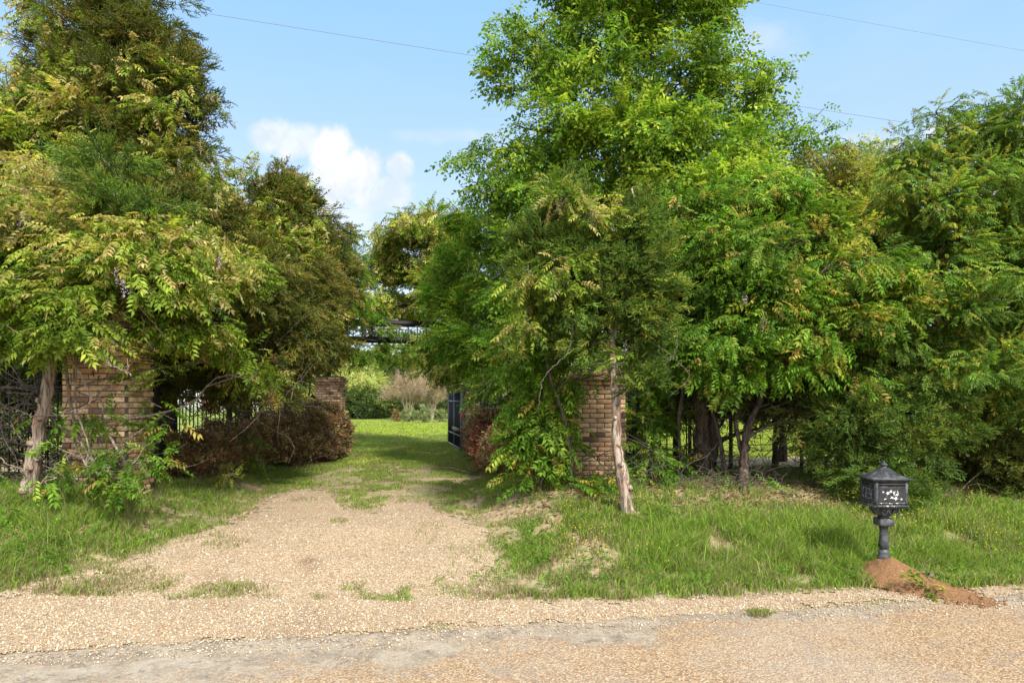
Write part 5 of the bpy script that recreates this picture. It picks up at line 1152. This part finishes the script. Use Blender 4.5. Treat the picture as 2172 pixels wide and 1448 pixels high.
# --- backing thicket at right
b13 = gpt(1790, 12.7)
plant('cedar_tree', 'yellowish cedar thick with vines filling the gap below the open sky', 'tree', b13, [(trunk(b13, [(1790, 800, 12.7), (1775, 500, 12.6), (1760, 340, 12.6)]), .12, .015)],
 [(1755, 365, 12.7, 26, 40, .35, .4), (1700, 420, 12.5, 80, 50, .8, .1), (1790, 435, 12.4, 85, 60, .8, .2), (1830, 500, 12, 90, 60, .8, .2), (1760, 550, 12.2, 120, 70, .8, .1), (1900, 560, 12, 100, 80, .9, .1), (1650, 480, 12.6, 70, 60, .8, .1), (1950, 680, 12, 120, 90, .9), (1870, 760, 11.5, 120, 80, .9), (2040, 780, 11.5, 120, 90, .9), (1700, 720, 12, 120, 80, .9)],
 'cedar', 'cedar', 123, 95, .3, 1.5, .34, .15, M_BARKDARK, 'cedars of the gateway')
b14 = gpt(1850, 11.8)
plant('shrub', 'yellow green leafy shrub top standing under the open sky at right', 'shrub', b14, [(trunk(b14, [(1850, 800, 11.8), (1840, 500, 11.7), (1840, 350, 11.7)]), .06, .01)],
 [(1835, 345, 11.6, 50, 32, .4, .5, .5), (1880, 320, 11.6, 40, 20, .3, .5, .35), (1815, 405, 11.5, 70, 45, .6, .4), (1900, 390, 11.5, 60, 50, .6, .35), (1860, 460, 11.3, 90, 50, .6, .35)],
 'privet', 'pale', 124, 120, .35, 1.2, .3, .0, M_BARKGREY, None)
# --- locust on the right edge
b15 = gpt(2075, 10.3)
plant('locust_tree', 'feathery arching locust with fine pale leaves along the right edge', 'tree', b15, [(trunk(b15, [(2080, 900, 10.3), (2040, 700, 10), (2030, 520, 9.7), (2090, 330, 9.5), (2180, 215, 9.4)]), .1, .015), (trunk(P(2035, 600, 9.8), [(2000, 450, 9.6), (2020, 330, 9.5), (1995, 245, 9.5)]), .04, .008), (trunk(P(2040, 650, 9.9), [(1960, 500, 9.6), (1930, 400, 9.5), (1920, 330, 9.5)]), .035, .008), (trunk(P(2060, 700, 10), [(2140, 520, 9.4), (2200, 400, 9.3)]), .04, .01)],
 [(1985, 240, 9.5, 26, 14, .25, .1, .8), (2012, 265, 9.5, 32, 20, .3, .1, .8), (2040, 290, 9.5, 42, 30, .35), (1965, 285, 9.5, 24, 18, .25, .1, .8), (1925, 310, 9.5, 42, 22, .35, .1, .8), (2165, 228, 9.3, 40, 26, .4), (2130, 285, 9.4, 55, 32, .45), (2100, 310, 9.4, 60, 40, .5), (1985, 360, 9.5, 65, 42, .5), (2080, 390, 9.3, 70, 50, .6), (1920, 400, 9.5, 55, 42, .5, .35), (1975, 450, 9.4, 80, 50, .6, .3), (2090, 500, 9.2, 80, 70, .7), (1980, 550, 9.2, 80, 55, .6), (2090, 620, 9, 80, 70, .7), (2000, 670, 9, 75, 60, .6), (2100, 740, 9, 80, 60, .7), (2020, 780, 9, 75, 50, .6), (2160, 420, 9.2, 50, 60, .5), (2170, 560, 9, 50, 70, .5), (2170, 690, 8.9, 50, 60, .5), (2160, 830, 9, 50, 40, .5), (2080, 840, 9.1, 50, 30, .4), (1930, 735, 9.1, 50, 40, .4), (2230, 330, 9.3, 60, 80, .6), (2240, 600, 9, 60, 120, .6)],
 'locust', 'locust', 125, 165, .15, 1.05, .24, .15, M_BARKDARK, None, twigs=8, limb=.022)
b16 = gpt(2190, 15)
plant('shrub', 'pale yellow green tree top peeping out behind the locust at the right edge', 'shrub', b16, [(trunk(b16, [(2190, 700, 15), (2180, 450, 15)]), .1, .03)],
 [(2160, 345, 15, 36, 30, .5), (2150, 410, 15, 60, 45, .7), (2120, 470, 15, 60, 45, .7), (2190, 500, 15, 70, 70, .8), (2060, 560, 14.5, 80, 60, .8)], 'elm', 'pale', 126, 95, .4, 1.3, .35, .2, M_BARKGREY, None)

# ------------------------------------------------------------------ hedges
def hedge(label, row, pal, seed, dens=560):
    """row: (px, d, z top above ground, half depth)"""
    rg = np.random.default_rng(seed); p0 = gpt(row[0][0], row[0][1]); root = empty('hedge', p0, label, 'hedge', 'dark red hedges of the gateway')
    R = np.array(row, float); n = 44; t = np.linspace(0, 1, n); tt = np.linspace(0, 1, len(R))
    d = np.interp(t, tt, R[:, 1]); px = np.interp(t, tt, R[:, 0]); h = np.interp(t, tt, R[:, 2]); w = np.interp(t, tt, R[:, 3]); g = Geo(); tg = Geo()
    for k in range(n):
        b_ = gpt(px[k], d[k]); c = b_+np.array([0, 0, h[k]*.5]); f = .86+.28*rg.random(); c = c+rg.normal(0, .05, 3); r = np.array([max(w[k], .45), w[k], h[k]*.54])*f
        kk = dens; cc, u = blob_leaves(g, 'hedge', pal, c, r, kk, rg, .22, 1.25*max(1, d[k]/12), .13, -.1, (.62, 1.05))
        for j in range(7):
            q = b_+np.array([rg.normal(0, .12), rg.normal(0, .1), -.05]); e = c+rg.normal(0, 1, 3)*r*.75; V, T = tube(bez(q, e, rg, 5), np.linspace(.012, .004, 5), 4, 0, False, rg); tg.add(V, T)
    tg.build('stem', M_BARKDARK, root, True); g.build('foliage', M_HEDGE, root); COUNT[0] += sum(len(x) for x in g.T)
hedge('long dark reddish hedge running from the number pillar back to the gate', [(392, 10.6, .62, .4), (450, 11.6, .68, .45), (520, 13, .85, .5), (600, 14.8, 1.05, .55), (660, 16.4, 1.2, .6), (702, 17.7, 1.28, .55)], 'hedge', 41)
hedge('dark reddish hedge running from the open gate toward the middle pillar', [(1030, 18.0, 1.0, .34), (1046, 16.2, .98, .42), (1064, 14.2, .95, .48), (1085, 12.3, .8, .45), (1112, 10.8, .6, .35)], 'hedge', 42)
hedge('coppery red clump growing in the hedge beside the open gate', [(1056, 13.5, 1.0, .3), (1062, 13.0, .98, .32)], 'redhedge', 43, 26)
plant('shrub', 'bright green seedling growing up through the long dark hedge', 'shrub', gpt(545, 12.6), [(trunk(gpt(545, 12.6), [(548, 960, 12.5), (540, 930, 12.5)]), .012, .004)], [(535, 960, 12.0, 18, 26, .2), (550, 985, 11.8, 16, 16, .15)], 'privet', 'privet', 44, 120, .3, .9, .14, -.2, M_STEM, None)
plant('shrub', 'lime green weed clump at the grass edge in front of the long dark hedge', 'shrub', G(485, 1028), [(trunk(G(485, 1028), [(488, 1008, 10.0)]), .01, .004)], [(483, 1008, 10.0, 26, 14, .18)], 'privet', 'pale', 45, 160, .3, .75, .12, -.4, M_STEM, None)

# ------------------------------------------------------------------ tangled dead stems and brush
def brush():
    rg = np.random.default_rng(51); g = Geo()
    def tangle(px0, px1, py0, py1, d0, d1, n, L, r):
        for _ in range(n):
            a = P(rg.uniform(px0, px1), rg.uniform(py0, py1), rg.uniform(d0, d1)); a[2] = max(a[2], float(terrain(a[0], a[1]))+.02)
            e = a+rg.normal(0, 1, 3)*np.array([L, .4*L, .7*L]); e[2] = max(e[2], float(terrain(e[0], e[1]))+.01)
            k = bez(a, e, rg, 7, 0, .14); k[:, 2] = np.maximum(k[:, 2], terrain(k[:, 0], k[:, 1])+.008); V, T = tube(k, np.linspace(r, r*.4, 7)*rg.uniform(.5, 1.2), 4, 0, False, rg); g.add(V, T)
    tangle(-40, 130, 800, 1030, 7.6, 9.2, 170, .55, .008); tangle(130, 330, 960, 1030, 7.5, 8.0, 40, .3, .008)
    tangle(1340, 1640, 1010, 1062, 8.9, 10.2, 330, .32, .007); tangle(1420, 1800, 840, 1000, 9.4, 11, 190, .5, .006); tangle(1640, 2050, 1030, 1075, 8.8, 9.8, 90, .3, .006)
    tangle(330, 640, 790, 870, 9.5, 11.5, 130, .6, .007); tangle(150, 340, 640, 740, 7.8, 9, 90, .4, .006); tangle(1240, 1420, 950, 1060, 9, 9.8, 70, .4, .006); tangle(1000, 1240, 780, 900, 10, 14, 60, .6, .007)
    return g.build('undergrowth', M_TWIG)
tag(brush(), 'tangled dead stems and brushwood under the trees and vines', 'brush', kind='stuff')
def log():
    a = G(195, 1000); g = Geo(); c = np.array([P(178, 1000, 7.5), P(210, 990, 7.5), P(236, 991, 7.55)]); V, T = tube(curve(c, 9), [.03, .035, .036, .034, .035, .033, .033, .03, .022], 8, .2); g.add(V, T)
    tag(g.build('log', M_BARKGREY, None, True), 'short grey fallen log lying below the house number pillar', 'log')
log()
def moss():
    rg = np.random.default_rng(8); p = G(1612, 1308); n = 420; r = rg.random(n)**.6*.1; a = rg.uniform(0, 6.28, n); q = []
    for i in range(n):
        b_ = np.array([p[0]+r[i]*math.cos(a[i])*1.1, p[1]+r[i]*math.sin(a[i])*.8, .03]); dv = rg.normal(0, .5, 3); dv[2] = 1; q.append(leaflet(b_, dv, rg.normal(0, 1, 3), rg.uniform(.02, .05), .006))
    V, T, _ = pack(q); g = Geo(); g.add(V, T, np.repeat(np.array([(.22, .24, .06), (.3, .27, .1), (.15, .2, .05)])[rg.integers(0, 3, n)], 2, 0)); tag(g.build('grass_tuft', M_GRASS), 'small yellowish grass tuft alone on the road edge', 'grass tuft')
moss()
def mound_weed():
    p = G(1955, 1225)
    plant('weed', 'pale broad leaved weed sprawling on the soil heap below the mailbox', 'weed', p, [([p, p+np.array([.0, -.02, .12]), p+np.array([.05, -.05, .2])], .006, .003)], [(1950, 1218, 6.5, 18, 10, .1), (1965, 1240, 6.3, 20, 7, .08)], 'elm', 'wistdeep', 61, 45, .1, .75, .09, .1, M_STEM, None)
mound_weed()

# ------------------------------------------------------------------ far trees, bare crape myrtles and round shrubs
def far_tree(label, px, d, hpx, wpx, pal, seed, kind='elm', size=2.6, dens=16, slim=False, bark=None, low=.15, name='tree'):
    bb = gpt(px, d); H = hpx/F*d; W = wpx/F*d/2; rg = np.random.default_rng(seed); bl = []
    n = 11
    for i in range(n):
        t = low+.95*(i+.5)/n*(1-low); env = math.sin(math.pi*min(1, .25+t*.75))**.7 if not slim else (1-t)*.9+.12
        an = i*2.4; rr = W*env*.55
        c = bb+np.array([rr*math.cos(an), rr*math.sin(an), H*t]); q = project(*c); bl.append((q[0], q[1], c[1], (W*env*.62)/c[1]*F, H*.13/c[1]*F, W*env*.6))
    return plant(name, label, 'tree', bb, [([zt(bb, -.2), bb+np.array([.1, 0, H*.4]), bb+np.array([0, .1, H*.85])], max(.1, H*.022), .03)], bl, kind, pal, seed, dens, .2, size, .75, .25, bark or M_BARKDARK, 'trees on the far side of the lawn', twigs=2, sides=6, limb=.06)
def far_copy(src, label, px, d, sc, rz):
    bb = gpt(px, d); r = src.copy(); COL.objects.link(r); r.location = [float(v) for v in bb]; r.scale = (sc, sc, sc); r.rotation_euler = (0, 0, rz); r['label'] = label
    for ch in list(src.children):
        c = ch.copy(); COL.objects.link(c); c.parent = r; c.matrix_parent_inverse = ch.matrix_parent_inverse.copy()
    return r
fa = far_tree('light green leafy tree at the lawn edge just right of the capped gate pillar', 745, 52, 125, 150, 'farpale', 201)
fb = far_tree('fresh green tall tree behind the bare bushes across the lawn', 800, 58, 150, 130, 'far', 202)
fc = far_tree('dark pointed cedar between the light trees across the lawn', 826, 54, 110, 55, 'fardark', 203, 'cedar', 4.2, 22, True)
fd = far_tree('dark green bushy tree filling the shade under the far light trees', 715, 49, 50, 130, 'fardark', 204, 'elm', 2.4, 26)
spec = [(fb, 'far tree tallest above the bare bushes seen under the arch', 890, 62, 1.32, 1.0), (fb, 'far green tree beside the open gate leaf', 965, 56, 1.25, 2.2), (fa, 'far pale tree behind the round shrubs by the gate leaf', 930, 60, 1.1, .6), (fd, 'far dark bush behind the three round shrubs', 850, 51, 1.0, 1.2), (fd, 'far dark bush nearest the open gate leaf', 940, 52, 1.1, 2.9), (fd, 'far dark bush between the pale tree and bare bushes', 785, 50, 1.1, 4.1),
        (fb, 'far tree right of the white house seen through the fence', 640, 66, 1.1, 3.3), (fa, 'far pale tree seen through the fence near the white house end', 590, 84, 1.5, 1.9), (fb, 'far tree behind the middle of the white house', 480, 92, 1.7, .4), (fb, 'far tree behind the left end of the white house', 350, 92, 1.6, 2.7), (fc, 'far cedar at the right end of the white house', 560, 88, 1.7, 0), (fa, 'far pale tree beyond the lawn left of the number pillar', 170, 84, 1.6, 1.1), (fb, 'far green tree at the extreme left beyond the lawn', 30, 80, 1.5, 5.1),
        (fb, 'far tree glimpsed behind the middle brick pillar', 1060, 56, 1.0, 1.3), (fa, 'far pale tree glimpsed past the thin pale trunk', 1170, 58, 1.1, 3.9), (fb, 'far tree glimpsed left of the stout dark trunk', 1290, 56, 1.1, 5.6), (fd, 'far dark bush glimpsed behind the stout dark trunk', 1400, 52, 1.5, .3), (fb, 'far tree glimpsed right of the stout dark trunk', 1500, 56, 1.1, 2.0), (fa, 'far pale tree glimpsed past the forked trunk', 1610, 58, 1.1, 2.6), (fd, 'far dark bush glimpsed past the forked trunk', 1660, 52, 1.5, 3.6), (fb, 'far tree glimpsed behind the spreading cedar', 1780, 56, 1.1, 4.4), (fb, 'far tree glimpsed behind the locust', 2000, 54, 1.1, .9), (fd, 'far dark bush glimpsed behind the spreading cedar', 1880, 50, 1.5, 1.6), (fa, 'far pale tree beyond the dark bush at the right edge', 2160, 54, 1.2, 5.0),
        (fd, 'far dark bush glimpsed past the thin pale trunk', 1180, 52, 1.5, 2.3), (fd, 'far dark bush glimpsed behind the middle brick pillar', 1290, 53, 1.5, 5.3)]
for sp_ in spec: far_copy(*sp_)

PAL['bare'] = (np.array([(.5, .39, .28), (.44, .33, .24), (.56, .45, .34)]), np.array([(.34, .26, .1), (.25, .26, .08)]))
def crape(label, px, d, hpx, wpx, seed):
    bb = gpt(px, d); H = hpx/F*d; W = wpx/F*d/2; rg = np.random.default_rng(seed); st = []
    for k in range(9):
        a = k*.7+rg.uniform(0, .4); st.append(([zt(bb, -.1), bb+np.array([W*.3*math.cos(a), W*.3*math.sin(a), H*.4]), bb+np.array([W*.62*math.cos(a), W*.6*math.sin(a), H*.8])], .05, .015))
    bl = []
    for k in range(9):
        a = k*2.4; rr = W*.55 if k < 6 else W*.15; c = bb+np.array([rr*math.cos(a), rr*math.sin(a), H*(.58+.05*(k % 4)) if k < 6 else H*.8]); q = project(*c); bl.append((q[0], q[1], c[1], W*.45/c[1]*F, H*.2/c[1]*F, W*.45))
    plant('crape_myrtle', label, 'shrub', bb, st, bl, 'bare', 'bare', seed, 55, .12, 1.25, .4, -1.6, simple_mat('pale_stem', (.36, .28, .22), .8), 'bare crape myrtles on the lawn', twigs=8, sides=5, limb=.03, twigr=1.6)
crape('bare pinkish brown crape myrtle fan behind the round shrubs on the lawn', 866, 45, 92, 82, 211); crape('greyer bare crape myrtle nearer the open gate leaf', 916, 46, 85, 62, 212)
def round_shrub(label, px, d, hpx, wpx, pal, seed):
    bb = gpt(px, d); H = hpx/F*d; W = wpx/F*d/2; c = bb+np.array([0, 0, H*.5]); q = project(*c)
    plant('round_shrub', label, 'shrub', bb, [([zt(bb, -.1), bb+np.array([0, 0, H*.5])], .05, .02)], [(q[0], q[1], d, W*.74/d*F, H*.42/d*F, W*.74)], 'privet', pal, seed, 260, .2, 1.0, .13, .0, M_BARKDARK, 'round shrubs on the lawn', shell=(.7, 1.0), back=.8)
round_shrub('clipped round shrub second from the small reddish one on the lawn', 868, 42, 30, 30, 'roundshrub', 221); round_shrub('largest clipped round shrub on the lawn', 898, 41, 37, 38, 'roundshrub', 222)
round_shrub('clipped round shrub closest to the open gate leaf', 936, 42, 27, 33, 'roundshrub', 223); round_shrub('small reddish round shrub first in the row', 842, 43, 24, 19, 'hedge', 224)
print('TRIS', COUNT[0])
